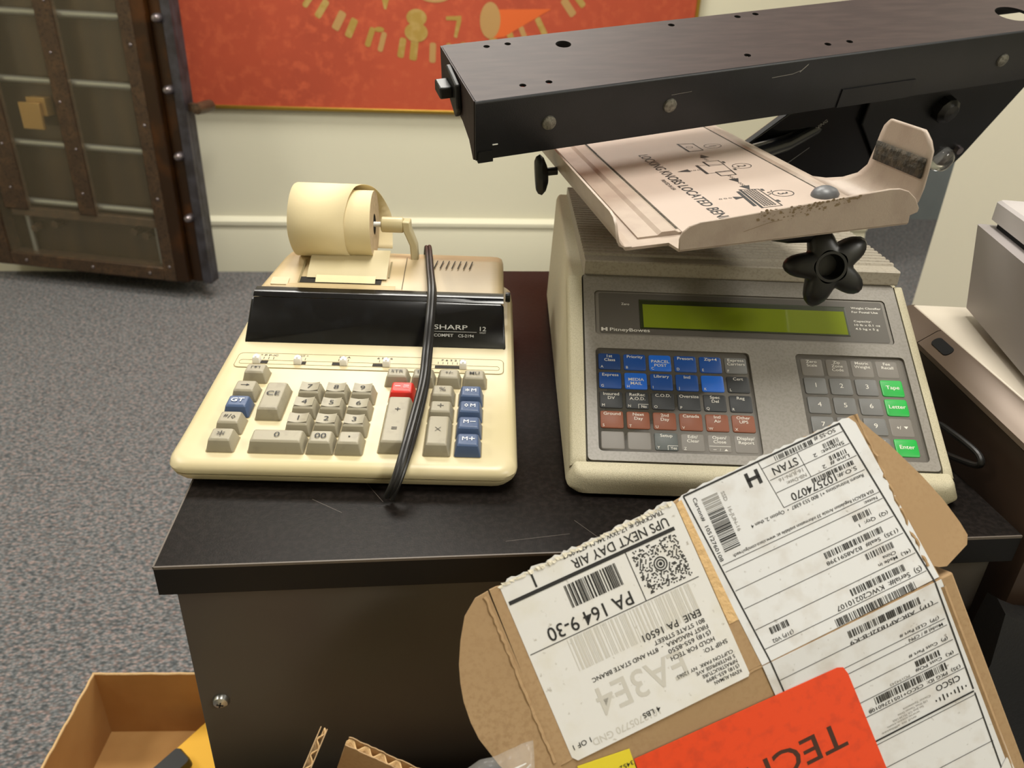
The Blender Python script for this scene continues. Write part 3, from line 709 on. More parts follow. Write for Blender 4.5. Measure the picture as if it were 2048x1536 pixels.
# tray floor with rounded left flange and front lip
b = MB()
fo = [(-.0295, .012), (-.002, .012), (0, 0), (.1475, 0), (.1475, .004), (.147, .06), (.1435, .075), (.1435, .50), (-.0295, .50)]
b.prism(fo, -.0018, 0, 'tray')
b.build('tray_floor', arm_t)
b = MB(); pr_ = []
for (x_, z_) in ((-.026, 0), (-.0305, .0008), (-.0337, .0040), (-.0352, .0110), (-.0356, .0195)): pr_.append((x_, z_))
pr2 = [(x_+.0016 if z_ > .002 else x_+.0004, z_+(.0016 if z_ < .006 else 0)) for x_, z_ in pr_][::-1]
def flange_ring(y, k): return [(x_, y, z_*k) for x_, z_ in pr_+pr2]
b.loft([flange_ring(.50, 1), flange_ring(.026, 1), flange_ring(.018, .93), flange_ring(.0135, .75), flange_ring(.011, .45)], 'tray'); b.build('side_flange', arm_t)
# front lip, standing plate with rounded upper corners
LP = Matrix(((1, 0, 0, 0), (0, 0, -1, 0), (0, 1, 0, 0), (0, 0, 0, 1)))
lip = [(0, -.001), (.1478, -.001), (.1478, .0040), (.1525, .0055), (.1530, .0080), (.1495, .0145), (.1440, .0195), (.1380, .0218), (.1315, .0222), (.0249, .0158), (.0125, .0154), (.0060, .0135), (.0015, .0100), (0, .0060)]
b = MB(LP); b.prism(lip, -.0008, .0008, 'tray')
rnd = random.Random(4)
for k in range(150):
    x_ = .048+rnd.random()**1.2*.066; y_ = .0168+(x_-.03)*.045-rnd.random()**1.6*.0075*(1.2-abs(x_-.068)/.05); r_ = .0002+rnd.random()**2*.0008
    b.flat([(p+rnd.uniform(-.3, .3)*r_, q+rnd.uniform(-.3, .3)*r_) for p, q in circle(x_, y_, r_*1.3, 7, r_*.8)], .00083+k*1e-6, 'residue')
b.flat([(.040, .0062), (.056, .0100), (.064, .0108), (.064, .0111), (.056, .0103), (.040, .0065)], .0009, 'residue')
b.build('front_lip', arm_t, bevel=.0005)
# right hook: floor sweeps up into a standing rounded plate
b = MB(); prof_ = [(.1400, 0), (.1470, .0010), (.1525, .0045), (.1562, .0105), (.1580, .0180), (.1590, .0300), (.1597, .0400), (.1600, .0455), (.1602, .0490), (.1603, .0505)]
rings_o, rings_i = [], []
def hook_y(z):
    y0 = .006 if z < .038 else .006+.012*((z-.038)/.0125)**2
    y1 = .075-.008*min(1, z/.018)+.0 if z < .018 else (.067-.006*min(1, (z-.018)/.02) if z < .040 else .061+.0-.008*((z-.040)/.0105)**2)
    return y0, y1
g = []
for x_, z_ in prof_:
    y0, y1 = hook_y(z_)
    if z_ < .012: y1 = .112-.040*(z_/.012)**.45
    g.append([(x_, y0+(y1-y0)*i/10, z_) for i in range(11)])
b.loft(g, 'tray', False, False, False); o = b.build('side_hook', arm_t, smooth=60); HOOK = o
sm = o.modifiers.new('thickness', 'SOLIDIFY'); sm.thickness = .0016; sm.offset = 0
b = MB()
b.loft([[(x_-.0018, .008+(.060-.008)*i/8, z_) for i in range(9)] for x_, z_ in ((.1585, .0235), (.1590, .0285), (.1594, .0325), (.1597, .0355))], 'foam', False, False, False)
o = b.build('foam_strip', HOOK); sm = o.modifiers.new('thickness', 'SOLIDIFY'); sm.thickness = .0012; o['label'] = 'worn dark foam strip'
# inner sliding plate with decal
b = MB(); b.loft([[(x, y, z) for x, z in ((-.018, .0), (-.018, .0012), (-.005, .0012), (-.0025, .0030), (.006, .0030), (.0085, .0016), (.1295, .0016), (.1315, .0030), (.136, .0030), (.136, 0))] for y in (.48, .024)], 'tray')
b.rect(.0087, .0103, .03, .47, .00165, 'foam'); b.rect(.1278, .1294, .07, .47, .00165, 'foam'); b.rect(.0098, .0135, .235, .47, .00168, 'hole'); b.rect(.1245, .1285, .245, .47, .00168, 'hole'); SLP = b.build('slide_plate', arm_t, smooth=25)  # flat dark strips paint the shade in the slots by the raised edges
b = MB(); b.rect(.0105, .1275, .004, .42, .0019, 'decal')
Z_ = .0021
b.text('LOCKING KNOBS LOCATED BENEATH', .0448, .1130, .0080, 'ink', Z_, rot=-PI/2, w=.202); b.text('PRINTED IN USA', .0360, .1230, .0030, 'ink', Z_, rot=-PI/2, w=.028)
def pl(pts, w, m='ink', close=False):
    q = pts+[pts[0]] if close else pts
    for (x0, y0), (x1, y1) in zip(q[:-1], q[1:]):
        d = Vector((x1-x0, y1-y0)).normalized()*w/2; nx, ny = -d.y, d.x
        b.flat([(x0-nx-d.x, y0-ny-d.y), (x1-nx+d.x, y1-ny+d.y), (x1+nx+d.x, y1+ny+d.y), (x0+nx-d.x, y0+ny-d.y)], Z_, m)
def annulus(x, y, r0, r1, n=20):
    b.add([(x+r*math.cos(2*PI*i/n), y+r*math.sin(2*PI*i/n), Z_) for r in (r0, r1) for i in range(n)], [(i, (i+1) % n, n+(i+1) % n, n+i) for i in range(n)], 'ink')
def tri(x, y, dx, dy, s_=.0042):
    b.flat([(x+dx*s_*1.3, y+dy*s_*1.3), (x-dx*s_-dy*s_*.9, y-dy*s_+dx*s_*.9), (x-dx*s_+dy*s_*.9, y-dy*s_-dx*s_*.9)], Z_, 'ink')
for x_, y_, s_ in ((.1049, .1509, '2'), (.1019, .0746, '3'), (.1083, .2194, '1')): annulus(x_, y_, .0075, .0069, 24); b.text(s_, x_, y_, .0070, 'ink', Z_, rot=-PI/2)
pl([(.082, .1732), (.0945, .1730), (.0945, .1600), (.082, .1600)], .0006, close=True); pl([(.082, .1732), (.082, .1600)], .0014)
pl([(.0735, .1645), (.0943, .1620)], .0005); pl([(.0735, .1645), (.0727, .1405)], .0022); pl([(.0727, .1405), (.0925, .1400)], .0005); pl([(.0943, .1620), (.0925, .1400)], .0005)
pl([(.0800, .1420), (.0925, .1420), (.0915, .1300), (.0800, .1310)], .0009, close=True)
for x_, y_ in ((.0965, .1665), (.0965, .1440)): b.rect(x_-.001, x_+.001, y_-.0022, y_+.0022, Z_, 'ink')
tri(.0885, .1900, 0, 1); tri(.0590, .1535, -1, 0); tri(.0851, .1160, 0, -1); tri(.0850, .0965, 0, -1); tri(.0705, .0757, 1, 0, .0036)
for k in range(3):
    for x_, y_ in ((.0870, .1840-.0035*k), (.0640+.0032*k, .1525), (.0855, .1285-.0035*k), (.0850, .1085-.0033*k), (.0575+.0035*k, .0770)): annulus(x_, y_, .0012, .0008, 8)
pl([(.0788, .0925), (.0905, .0895), (.0895, .0500), (.0760, .0500)], .0007, close=True); pl([(.0782, .0925), (.0755, .0500)], .0016); pl([(.0752, .0880), (.0728, .0560)], .0024)
for i in range(5):
    for j in range(13): b.rect(.0795+i*.0019-(j*.00012), .0808+i*.0019-(j*.00012), .0878-j*.0029, .0896-j*.0029, Z_, 'ink')
for x_, y_ in ((.0925, .0870), (.0915, .0600)): b.rect(x_-.001, x_+.001, y_-.0022, y_+.0022, Z_, 'ink')
pl([(p.x, p.y) for p in smoothpts([(.0905, .0740, 0), (.0940, .0765, 0), (.0930, .0800, 0), (.0965, .0810, 0), (.0975, .0840, 0)], 4)], .0005)
pl([(.0836, .2372), (.0960, .2340), (.0960, .2090), (.0836, .2090)], .0009, close=True); pl([(.0835, .2372), (.0835, .2090)], .0018); annulus(.0890, .2230, .003, .0025)
b.build('instruction_decal', SLP)
b = MB(); b.lathe([(0, .0085), (.004, .0080), (.0075, .0062), (.0092, .0036), (.0094, .0016), (0, .0016)][::-1], 'graydome', 24, (.1250, .0600, 0)); o = b.build('rubber_bumper', arm_t); o['label'] = 'gray domed bumper'
# small T knob at the left of the flange
b = MB(); b.lathe([(0, -.048), (.0032, -.048), (.0032, -.034), (0, -.034)], 'rubber', 14, (0, .190, .003), 'x')
sec = []
for x_, ry_, rz_ in ((-.0425, .006, .008), (-.0445, .0075, .0135), (-.0475, .0080, .0165), (-.0505, .0065, .0150), (-.0520, .004, .012)): sec.append([(x_, .190+ry_*math.cos(2*PI*i/16), .001+rz_*math.sin(2*PI*i/16)) for i in range(16)])
b.loft(sec, 'rubber'); b.build('side_knob', arm_t)
# support bar under the tray
b = MB(); b.tube([(.040, .10, -.008), (.060, .05, -.0085), (.085, .028, -.0085), (.105, .026, -.010)], [.006, .007, .0075, .007], 'rubber', 14)
b.tube([(.09, .20, -.008), (.10, .10, -.009), (.105, .026, -.011)], .006, 'rubber', 12)
b.tube([(.09, .20, -.012), (.20, .27, -.016), (.27, .30, .0)], .008, 'blackgloss', 12); b.build('support_bar', arm_t)
# star knob: its axis looks at the viewer and a little down
kc = TR.inverted() @ Vector((.2200, .4500, .8435))
ka = (TR.to_3x3().inverted() @ Vector((-.30, -.80, .52))).normalized()
kx = ka.cross(Vector((0, 0, 1))).normalized(); ky = kx.cross(ka)*-1
KN = Matrix.Translation(Vector((0, 0, 0)))
b = MB()
def star_ring(rad, depth, lobe):
    n = 60; out = []
    for i in range(n):
        a = 2*PI*i/n; r = rad+lobe*(max(0, .5+.5*math.cos(5*a+2.79)))**.85
        out.append((r*math.cos(a), r*math.sin(a), depth))
    return out
b.loft([star_ring(.0105, -.012, .006), star_ring(.0130, -.0112, .0098), star_ring(.0140, -.0075, .0118), star_ring(.0143, -.002, .0122), star_ring(.0138, .0025, .0108), star_ring(.0122, .0048, .0070), star_ring(.0094, .0056, .001)], 'rubber', True, False)
b.loft([[(.0094*math.cos(2*PI*i/60), .0094*math.sin(2*PI*i/60), .0056) for i in range(60)], [(.0078*math.cos(2*PI*i/60), .0078*math.sin(2*PI*i/60), .0056) for i in range(60)], [(.0074*math.cos(2*PI*i/60), .0074*math.sin(2*PI*i/60), .0048) for i in range(60)], [(.0066*math.cos(2*PI*i/60), .0066*math.sin(2*PI*i/60), -.006) for i in range(60)]], 'rubber', False, True)
b.lathe([(0, -.03), (.0062, -.03), (.0066, -.0095), (0, -.0095)], 'rubber', 20)
o = b.build('star_knob', arm_t, smooth=60)
STAR = o
wm = frame((.4, .46, .85), (1, 0, 0), (0, 1, 0), (0, 0, 1))
za = Vector((-.17, -.93, .22)).normalized(); xa = Vector((0, 0, 1)).cross(za).normalized(); ya = za.cross(xa)
PK = Vector((.2590, .4555, .842))
o.matrix_parent_inverse = Matrix(); o.matrix_basis = TI @ frame(PK, xa, ya, za) @ Matrix.Scale(1.06, 4)
# black channel (its own tilt)
KL = TI @ KR
b = MB(KL)
LEN = .66; Wd = .0955
holes = [circle(x, y, r, 14) for x, y, r in ((.0342, .0836, .0026), (.0516, .084, .0026), (.1941, .0847, .0028), (.2572, .0865, .0028), (.2753, .0877, .0028), (.0406, .0157, .0026), (.0608, .0159, .0026), (.2272, .0183, .0028), (.3019, .0198, .0028), (.3225, .0196, .0028))]
holes += [circle(.0939, .0727, .0062, 24), circle(.5012, .0325, .0150, 28)]
out_ = rrect(.001, LEN, .0015, Wd-.0015, .002, 3)
b.holed(out_, holes, 0, 'topmetal', .0022, 'hole')
b.holed(out_, holes, -.0022, 'blackmetal')
b.build('channel_top', arm_t)
b = MB(KL)
b.loft([[(x, y, z) for y, z in ((.0018, 0), (.0006, -.0006), (0, -.0020), (0, -.0455), (.0022, -.0455), (.0022, -.0024))] for x in (LEN, .0004)], 'blackmetal')
b.box(.002, .0135, -.001, .002, -.0475, -.0385, 'blackmetal')
CHF = b.build('channel_front', arm_t, smooth=50)
b = MB(KL); b.loft([[(x, y, z) for y, z in ((Wd-.0018, 0), (Wd-.0006, -.0006), (Wd, -.0020), (Wd, -.0300), (Wd-.0022, -.0300), (Wd-.0022, -.0024))][::-1] for x in (LEN, .0025)], 'blackmetal'); b.build('channel_back', arm_t, smooth=50)
b = MB(KL); YZ = [(.003, -.0005), (.003, -.0465), (.006, -.0475), (.010, -.0430), (.016, -.0370), (.033, -.0310), (.060, -.0285), (.076, -.0275), (Wd-.002, -.0265), (Wd-.001, -.0005)]
b.loft([[(x, y, z) for y, z in YZ] for x in (0, .0020)][::-1], 'topmetal'); b.build('channel_end', arm_t)
for x_, z_ in ((.0565, -.0229), (.1553, -.0227), (.4748, -.0239)):
    b = MB(KL); b.lathe([(0, -.0030), (.003, -.0027), (.0052, -.0015), (.0056, .0002), (0, .0002)], 'rivet', 22, (x_, 0, z_), 'y'); o = b.build('rivet', CHF); o['label'] = 'round steel rivet'
b = MB(KL)
b.box(.3138, .3867, -.0012, 0, -.0455, -.0298, 'blackmetal'); b.build('channel_tab', CHF)
b = MB(KL); b.box(.0130, .0170, -.0012, -.0004, -.0342, -.0336, 'white_ink'); b.build('light_slot', CHF); b = MB(KL)
for q in ([(.2416, -.0112), (.2600, -.0103), (.2680, -.0080), (.2680, -.0084), (.2600, -.0107), (.2416, -.0116)], [(.2660, -.0095), (.2725, -.0035), (.2722, -.0048), (.2665, -.0100)], [(.155, -.0142), (.172, -.0135), (.172, -.0137), (.155, -.0145)]):
    b.add([(x, -.0002, z) for x, z in q], [tuple(range(len(q)))], 'inkgray'); b.build('scratch', CHF); b = MB(KL)
# rubber clip on the left end
b = MB(KL); b.loft([[(x, y, z) for y, z in ((.036, -.004), (.062, .000), (.066, -.004), (.064, -.018), (.038, -.030), (.033, -.022))] for x in (-.0045, -.0002)][::-1], 'rubber')
b.box(-.014, -.004, .044, .060, -.018, -.009, 'rubber'); b.build('end_clip', arm_t, bevel=.0012)
# swivel bracket and swing arm under the right end
BR_ = KL @ Matrix(((1, 0, 0, 0), (0, 0, -1, 0), (0, 1, 0, 0), (0, 0, 0, 1)))   # x along, y up, z toward viewer
b = MB(BR_); b.prism([(.398, -.035), (.400, -.100), (.440, -.150), (.500, -.167), (.535, -.169), (.545, -.163), (.550, -.156), (.590, -.080), (.578, -.035)][::-1], -.053, -.050, 'blackmetal')
b.build('bracket_plate', arm_t, bevel=.0008)
b = MB(BR_); b.prism([(.352, -.055), (.60, -.02), (.585, -.080), (.50, -.166), (.45, -.176), (.41, -.178), (.36, -.178), (.26, -.150), (.236, -.136), (.290, -.0990)][::-1], -.063, -.056, 'blackgloss')
b.build('swing_arm', arm_t, bevel=.001)
b = MB(BR_); b.text('WARNING', .352, -.100, .0035, 'inkgray', -.0555, rot=.62); ol2 = [(.33, -.135), (.352, -.120), (.352, -.1195), (.33, -.1345)]
b.flat(ol2, -.0555, 'inkgray'); b.build('bracket_print', arm_t)
b = MB(BR_); b.lathe([(0, -.036), (.008, -.037), (.0125, -.041), (.0130, -.050), (0, -.050)][::-1], 'rubber', 10, (.491, -.0947, 0)); b.build('bracket_knob', arm_t)
b = MB(BR_)
n = 20; rg = []
for r_, h_ in ((.0130, -.050), (.0128, -.046), (.0105, -.041), (.006, -.038), (.001, -.0372)): rg.append([(.520+r_*math.cos(2*PI*i/n), -.1545+r_*math.sin(2*PI*i/n), h_) for i in range(n)])
b.loft(rg, 'clearcap'); b.build('clear_cap', arm_t)['label'] = 'clear domed cap'
b = MB(BR_); b.lathe([(0, -.045), (.004, -.045), (.0045, -.050), (0, -.050)][::-1], 'bolt', 12, (.5375, -.1465, 0)); b.build('bolt', arm_t)

# ================================================================== MAILER BOX IN FRONT
BX = frame((.0992, .2857, .7026), (.9272, .1910, .3221), (-.3735, .5336, .7588), (-.0270, -.8239, .5661))
box = thing('mailing_box', 'brown cardboard mailing box covered with shipping labels, leaning against the cabinet front', 'box', BX)
CR = -.0468
A8 = math.radians(8.3)
LW = Matrix.Translation((0, CR, 0)) @ Matrix.Rotation(A8, 4, 'X') @ Matrix.Translation((0, -CR, 0))   # lower panel folds back
rnd = random.Random(7)
def ragged(p, q, n, amp):
    out = []
    for i in range(n):
        k = i/n; out.append((p[0]+(q[0]-p[0])*k+rnd.uniform(-amp, amp)*.5, p[1]+(q[1]-p[1])*k+rnd.uniform(-amp, amp)))
    return out
b = MB(); top_e = ragged((.1635, .0525), (-.0605, .0468), 60, .0006)
b.prism([(-.0585, CR), (.1690, CR+.002)]+top_e, -.003, 0, 'kraft'); b.build('lid_panel', box)
b = MB()
def ear(pts, hinge, ang, name):
    EM = Matrix.Translation((hinge, 0, 0)) @ Matrix.Rotation(math.radians(ang), 4, 'Y') @ Matrix.Translation((-hinge, 0, 0))
    b = MB(EM); b.prism(pts, -.003, -.0001, 'kraft', top='kraft'); return b.build(name, box)
ear([(.1632, .0505), (.1655, .0490), (.1700, .0395), (.1760, .0290), (.1860, .0060), (.1915, -.0100), (.1950, -.0250), (.1960, -.0330), (.1930, -.0375), (.1760, -.0425), (.1715, -.0410), (.1685, CR+.008)][::-1], .165, 6, 'side_flap')
ear([(-.0575, .0470), (-.0650, .0462), (-.0735, .0400), (-.0800, .0300), (-.0855, .0190), (-.0885, .0100), (-.0905, .0010), (-.0912, -.0100), (-.0905, -.0190), (-.0860, -.0350), (-.0800, -.0480), (-.0575, CR-.004)], -.0590, -5, 'side_flap')
b = MB(); 
b.tube([(.1650+rnd.uniform(-.0006, .0006), .052-.0023*i*1.0, -.0008+rnd.uniform(-.0004, .0006)) for i in range(40)], .0013, 'kraft', 6); b.build('fold_crease', box); b = MB()
b.tube([(-.0600+rnd.uniform(-.0004, .0004), .045-.0023*i, -.0008+rnd.uniform(-.0003, .0004)) for i in range(40)], .0013, 'kraft', 6)
b.build('fold_crease', box)
# lower body: closed box behind the front face
b = MB(LW); b.box(-.0600, .1770, -.172, CR+.0005, -.046, -.0004, 'kraft'); b.build('box_body', box, bevel=.001)
b = MB(LW); b.tube([(-.058+.0025*i, CR+rnd.uniform(-.0003, .0003), -.0011+rnd.uniform(-.0001, .0001)) for i in range(92)], .0012, 'kraft', 6); b.build('lid_fold', box)
b = MB(LW); b.loft([[(x, y, z) for y in (CR-.004, -.172)] for x, z in ((.166, -.0003), (.1685, .0012), (.1705, -.0003))], 'kraft', False, False, False); b.build('edge_ply', box)
# --- shipping label
b = MB()
lab = [(-.0508, -.0460), (-.0485, -.0486), (.0500, -.0482), (.0512, -.0470), (.0515, .0480)]+ragged((.0510, .0512), (-.0500, .0482), 44, .0010)+[(-.0510, .0462)]
b.prism(lab, 0, .0002, 'label')
for i in range(46):
    x_ = .050-.0022*i; y_ = .0500-.0022*i/46*1.2
    b.add([(x_, y_, .0004), (x_-.003, y_+rnd.uniform(-.0006, .0012), .0010+rnd.random()*.0012), (x_-.0022, y_-.0022*rnd.random(), .0008), (x_-.0005, y_-.0018, .0003)], [(0, 1, 2, 3)], 'tornpaper')
ZL = .0004
def tx(s_, uR, uL, v, cap, m='ink', bb=None): (bb or b).text(s_, (uR+uL)/2, v, cap, m, ZL, w=abs(uR-uL), rot=PI)
def bars(bb, uL, uR, v0, v1, seed, m='ink', z=ZL, dens=.00042):
    r = random.Random(seed); u = uL
    while u < uR-.0003:
        w = r.choice((1, 1, 2, 3))*dens*.7; w = min(w, uR-u); bb.rect(u, u+w, v0, v1, z, m); u += w+r.choice((1, 1, 2, 3))*dens*.7
tx('TRACKING #: 1Z 2XW 346 01 4774 0847', .0438, -.0148, .0470, .0022); tx('UPS NEXT DAY AIR', .0440, -.0118, .0415, .0050); b.text('1', -.0334, .0425, .0075, 'ink', ZL, rot=PI)
b.rect(-.0498, .0458, .0359, .0379, ZL, 'ink'); b.rect(-.0500, .0472, .0087, .0091, ZL, 'ink'); b.rect(.0162, .0166, .0090, .0360, ZL, 'ink')
bars(b, -.0205, .0092, .0215, .0335, 3); tx('PA 164 9-30', .0103, -.0378, .0138, .0070)
rd = random.Random(11)
for i in range(33):
    for j in range(30):
        u, v = .0186+i*.00079+(.0004 if j % 2 else 0), .0111+j*.00079
        if math.hypot(u-.0313, v-.0232) > .0045 and rd.random() < .42: b.rect(u, u+.00070, v, v+.00070, ZL, 'ink')
for r0_, r1_ in ((.0038, .0031), (.0024, .0017), (.0010, .0)):
    n = 20; b.add([(.0313+r*math.cos(2*PI*i/n), .0232+r*math.sin(2*PI*i/n), ZL) for r in (r0_, max(r1_, 1e-5)) for i in range(n)], [(i, (i+1) % n, n+(i+1) % n, n+i) for i in range(n)], 'ink')
tx('ERIE  PA 16501', .0403, .0068, -.0080, .0036); tx('801 STATE STREET', .0407, .0113, -.0125, .0022); tx('FIRST NIAGARA  -  8TH AND STATE BRANC', .0410, -.0259, -.0160, .0022)
tx('(518) 655-8550', .0411, .0164, -.0195, .0022); tx('HOLD FOR TECH', .0415, .0162, -.0232, .0022); tx('SHIP TO:', .0473, .0335, -.0270, .0022)
for k, (s_, l_) in enumerate((('CLIFTON PARK  NY 12065', .0152), ('5 ENTERPRISE AVE', .0250), ('NFRASTRUCTURE', .0275), ('(518) 655-3899', .0285), ('KEVIN AUMAN', .0320))): tx(s_, .0478, l_, -.0330-k*.0027, .0018)
tx('4 LBS', .0008, -.0091, -.0430, .0025); tx('1 OF 1', -.0383, -.0482, -.0420, .0025)
b.text('EA3E4', -.0040, -.0275, .0150, 'label_ghost' if 'label_ghost' in M else 'inkghost', ZL-.0001, w=.052, rot=PI) if 0 else None
M['ghost'] = mat('ghost_print', 'b9b6ae', .6)
b.text('EA3E4', -.0030, -.0275, .0140, 'ghost', ZL-.0001, w=.050, rot=PI); b.text('1012705770 GND', -.0190, -.0440, .0035, 'ghost', ZL-.0001, w=.038, rot=PI)
bars(b, -.0300, .0420, -.0090, .0080, 21, 'ghost', ZL-.00012, .0006)
b.build('shipping_label', box)['label'] = 'soiled white shipping label, upside down'
# --- product label, upper panel portion and lower panel portion
b = MB()
lab = [(.0590, CR+.0006), (.1685, CR+.0016), (.1625, .0480), (.1600, .0520)]+ragged((.1590, .0528), (.0545, .0515), 40, .0006)+[(.0540, .0495)]
b.prism(lab, 0, .00025, 'label2')
def line(bb, u0, v0, u1, v1, w=.0003, m='ink', z=ZL):
    d = Vector((u1-u0, v1-v0)).normalized(); nrm = Vector((-d.y, d.x))*w/2
    bb.flat([(u0-nrm.x, v0-nrm.y), (u1-nrm.x, v1-nrm.y), (u1+nrm.x, v1+nrm.y), (u0+nrm.x, v0+nrm.y)], z, m)
line(b, .0572, .0501, .1540, .0513, .0010); line(b, .1537, .0513, .1651, CR, .0009); line(b, .0572, .0501, .0640, CR, .0008)
line(b, .1025, .0462, .1536, .0467); line(b, .1044, .0388, .1543, .0393); line(b, .1048, .0314, .1550, .0318); line(b, .1053, .0227, .1558, .0231)
line(b, .1025, .0504, .1053, .0227); line(b, .1250, .0462, .1264, .0316)
for v_, u0, u1 in ((.0088, .0612, .1580), (.0050, .0614, .1583), (-.0060, .0622, .1595), (-.0163, .0626, .1604), (-.0285, .0634, .1620), (-.0395, .0640, .1633)): line(b, u0, v_, u1, v_+.0002)
tx('SO-SS #', .1500, .1368, .0490, .0020); bars(b, .1120, .1358, .0470, .0497, 31)
tx('Shipset:  2', .1515, .1325, .0410, .0019); bars(b, .1398, .1500, .0424, .0450, 32); tx('Line #  2', .1512, .1345, .0335, .0019); bars(b, .1402, .1507, .0350, .0376, 33)
tx('STAN', .1232, .1080, .0423, .0042); tx('16-JUN-16', .1238, .1090, .0368, .0019, 'inkgray'); tx('NB-Date:', .1245, .1125, .0336, .0019, 'inkgray')
tx('S.O.#:', .1520, .1400, .0258, .0021); tx('102574070', .1390, .1115, .0258, .0042); bars(b, .1258, .1515, .0280, .0305, 34)
tx('Return Instructions +1 800 553 6387  •  Option 2, then 4', .1538, .0845, .0207, .0019); tx('EEA REACH Regulation Article 33 information available at: www.cisco.com/go/reach', .1550, .0690, .0108, .0017)
tx('Notes:', .1555, .1475, .0068, .0017); bars(b, .1380, .1490, .0000, .0034, 35); tx('(Q)  Qty:  1', .1575, .1395, -.0027, .0018)
bars(b, .1148, .1505, -.0112, -.0078, 36); tx('(13S)  Seal#  B2A8S91398', .1585, .1140, -.0137, .0020); bars(b, .1355, .1525, -.0210, -.0176, 37)
tx('(4L)  Made in', .1600, .1400, -.0262, .0018); tx('China', .1520, .1440, -.0235, .0018)
bars(b, .1195, .1530, -.0345, -.0308, 38); tx('(S)  Serial#:  KWC20210107', .1615, .1087, -.0372, .0026); bars(b, .1050, .1545, -.0455, -.0415, 39)
bars(b, .0705, .0815, -.0340, -.0305, 40); tx('(31P) V02', .0820, .0695, -.0376, .0019)
for r in ((.0925, .0945, .0395, .0475), (.0985, .1005, .0395, .0475), (.0925, .1005, .0427, .0445)): b.rect(*r, ZL, 'ink')
def vtext(s_, u, v0, v1, cap, m='ink'): b.text(s_, u, (v0+v1)/2, cap, m, ZL, w=abs(v1-v0), rot=-PI/2)
vtext('SSD   16-JUN-16', .0778, .0215, .0440, .0020, 'inkgray'); vtext('Carton#  10512760108', .0622, .0108, .0470, .0021)
r = random.Random(5); v = .0145
while v < .0450:
    h_ = r.choice((1, 1, 2, 3))*.00028; b.rect(.0655, .0750, v, v+h_, ZL, 'ink' if v < .036 else 'inkgray'); v += h_+r.choice((1, 2, 2))*.00028
b.build('product_label', box)['label'] = 'white product label with ruled lines and barcodes'
def mp(u, v): k = 1+.38*(CR-v); return (-.051+(u+.051)*k, .110+(v-.110)*k)
b = MB(LW)
top_l, bot_l = .0588, .0640
b.prism([(.0640, -.171), (.1700, -.171), (.1690, CR), (.0590, CR)], 0, .0003, 'label2')
ZL = .0005
def tl(s_, uR, uL, v, cap, m='ink'):
    a, c = mp(uR, v), mp(uL, v); b.text(s_, (a[0]+c[0])/2, a[1], cap, m, ZL, w=abs(a[0]-c[0]), rot=PI)
def bl_(uL, uR, v0, v1, seed):
    a, c = mp(uL, v0), mp(uR, v1); bars(b, a[0], c[0], a[1], c[1], seed, z=ZL)
def ll(v, u0=.0645, u1=.1625, w=.0003):
    a, c = mp(u0, v), mp(u1, v+.0002); line(b, *a, *c, w, z=ZL)
line(b, .1650, CR, *mp(.1592, -.1055), .0009, z=ZL); line(b, *mp(.1591, -.1075), *mp(.1545, -.153), .0008, z=ZL); line(b, .0640, CR, *mp(.0640, -.13), .0008, z=ZL)
for v_ in (-.0570, -.0662, -.0697, -.0779, -.0859, -.0938, -.1212, -.1340): ll(v_, u1=.1622+(v_+.05)*.06)
ll(-.1068, .097, .1590, .0009); ll(-.1087, .097, .1588)
bl_(.1085, .1535, -.0535, -.0497, 51); tl('(1P)  AIR-AP1832I-B-K9', .1590, .1075, -.0560, .0021)
tl('(7P)  CLEI Part #', .1585, .1340, -.0642, .0017); tl('Model # / CPN', .1589, .1378, -.0681, .0017); tl('(P)  Cust Part #', .1582, .1339, -.0758, .0017)
bl_(.1355, .1511, -.0822, -.0792, 52); tl('(K)  Cust PO#', .1578, .1341, -.0838, .0017); tl('PO194243', .1300, .1180, -.0845, .0014, 'inkgray')
bl_(.1067, .1510, -.0902, -.0866, 53); tl('(3S)  PKG ID:  CSCO+10512760108', .1580, .1013, -.0920, .0018)
M['bold'] = mat('bold_print', '101010', .6)
tl('CISCO', .1550, .1402, -.0970, .0032, 'bold')
for k, h_ in enumerate((.0010, .0022, .0036, .0022, .0010, .0022, .0036, .0022, .0010)):
    a = mp(.1562-k*.00232, -.1020); b.rect(a[0]-.00035, a[0]+.00035, a[1]-h_/2-.0004, a[1]+h_/2-.0004, ZL, 'bold')
for k, s_ in enumerate(('Cisco Systems', '170 West Tasman Drive', 'San Jose CA 95134 USA', 'www.cisco.com', 'and its affiliates')): tl(s_, .1360-.003*k, .1190-.004*k, -.0985-k*.0016, .0011, 'inkgray')
b.build('product_label', box)['label'] = 'lower half of the product label, below the fold'
# corner flap of a clean label under the lower label
b = MB(LW); b.prism([mp(.1520, -.150), mp(.160, -.1445), mp(.162, -.155), mp(.15, -.158)][::-1], .0006, .0010, 'label'); b.build('label_corner', box)
# --- orange and yellow stickers
b = MB(LW); o_ = [mp(.0960, -.158), mp(.0995, -.0690), mp(.0985, -.0652), mp(.0955, -.0640), mp(-.0220, -.0600), mp(-.0300, -.158)]
q = [(p[0], p[1]) for p in o_]; b.prism(q, .0006, .0009, 'orange')
b_z = .0010; a = mp(.0770, -.0953); b.text('TECH', a[0]+.0075, a[1], .0140, 'orangeink', b_z, rot=PI, align='l', w=.058)
b.build('orange_sticker', box)['label'] = 'bright orange sticker with large brown letters'
b = MB(LW); b.prism([mp(-.0500, -.0510), mp(-.0505, -.0700), mp(-.0235, -.0720), mp(-.0222, -.0545)], .0001, .0004, 'yellow')
a = mp(-.031, -.0612); b.text('3452-01', a[0]+.0020, a[1], .0022, 'ink', .0006, rot=PI, w=.012); b.build('yellow_sticker', box)['label'] = 'small yellow sticker'
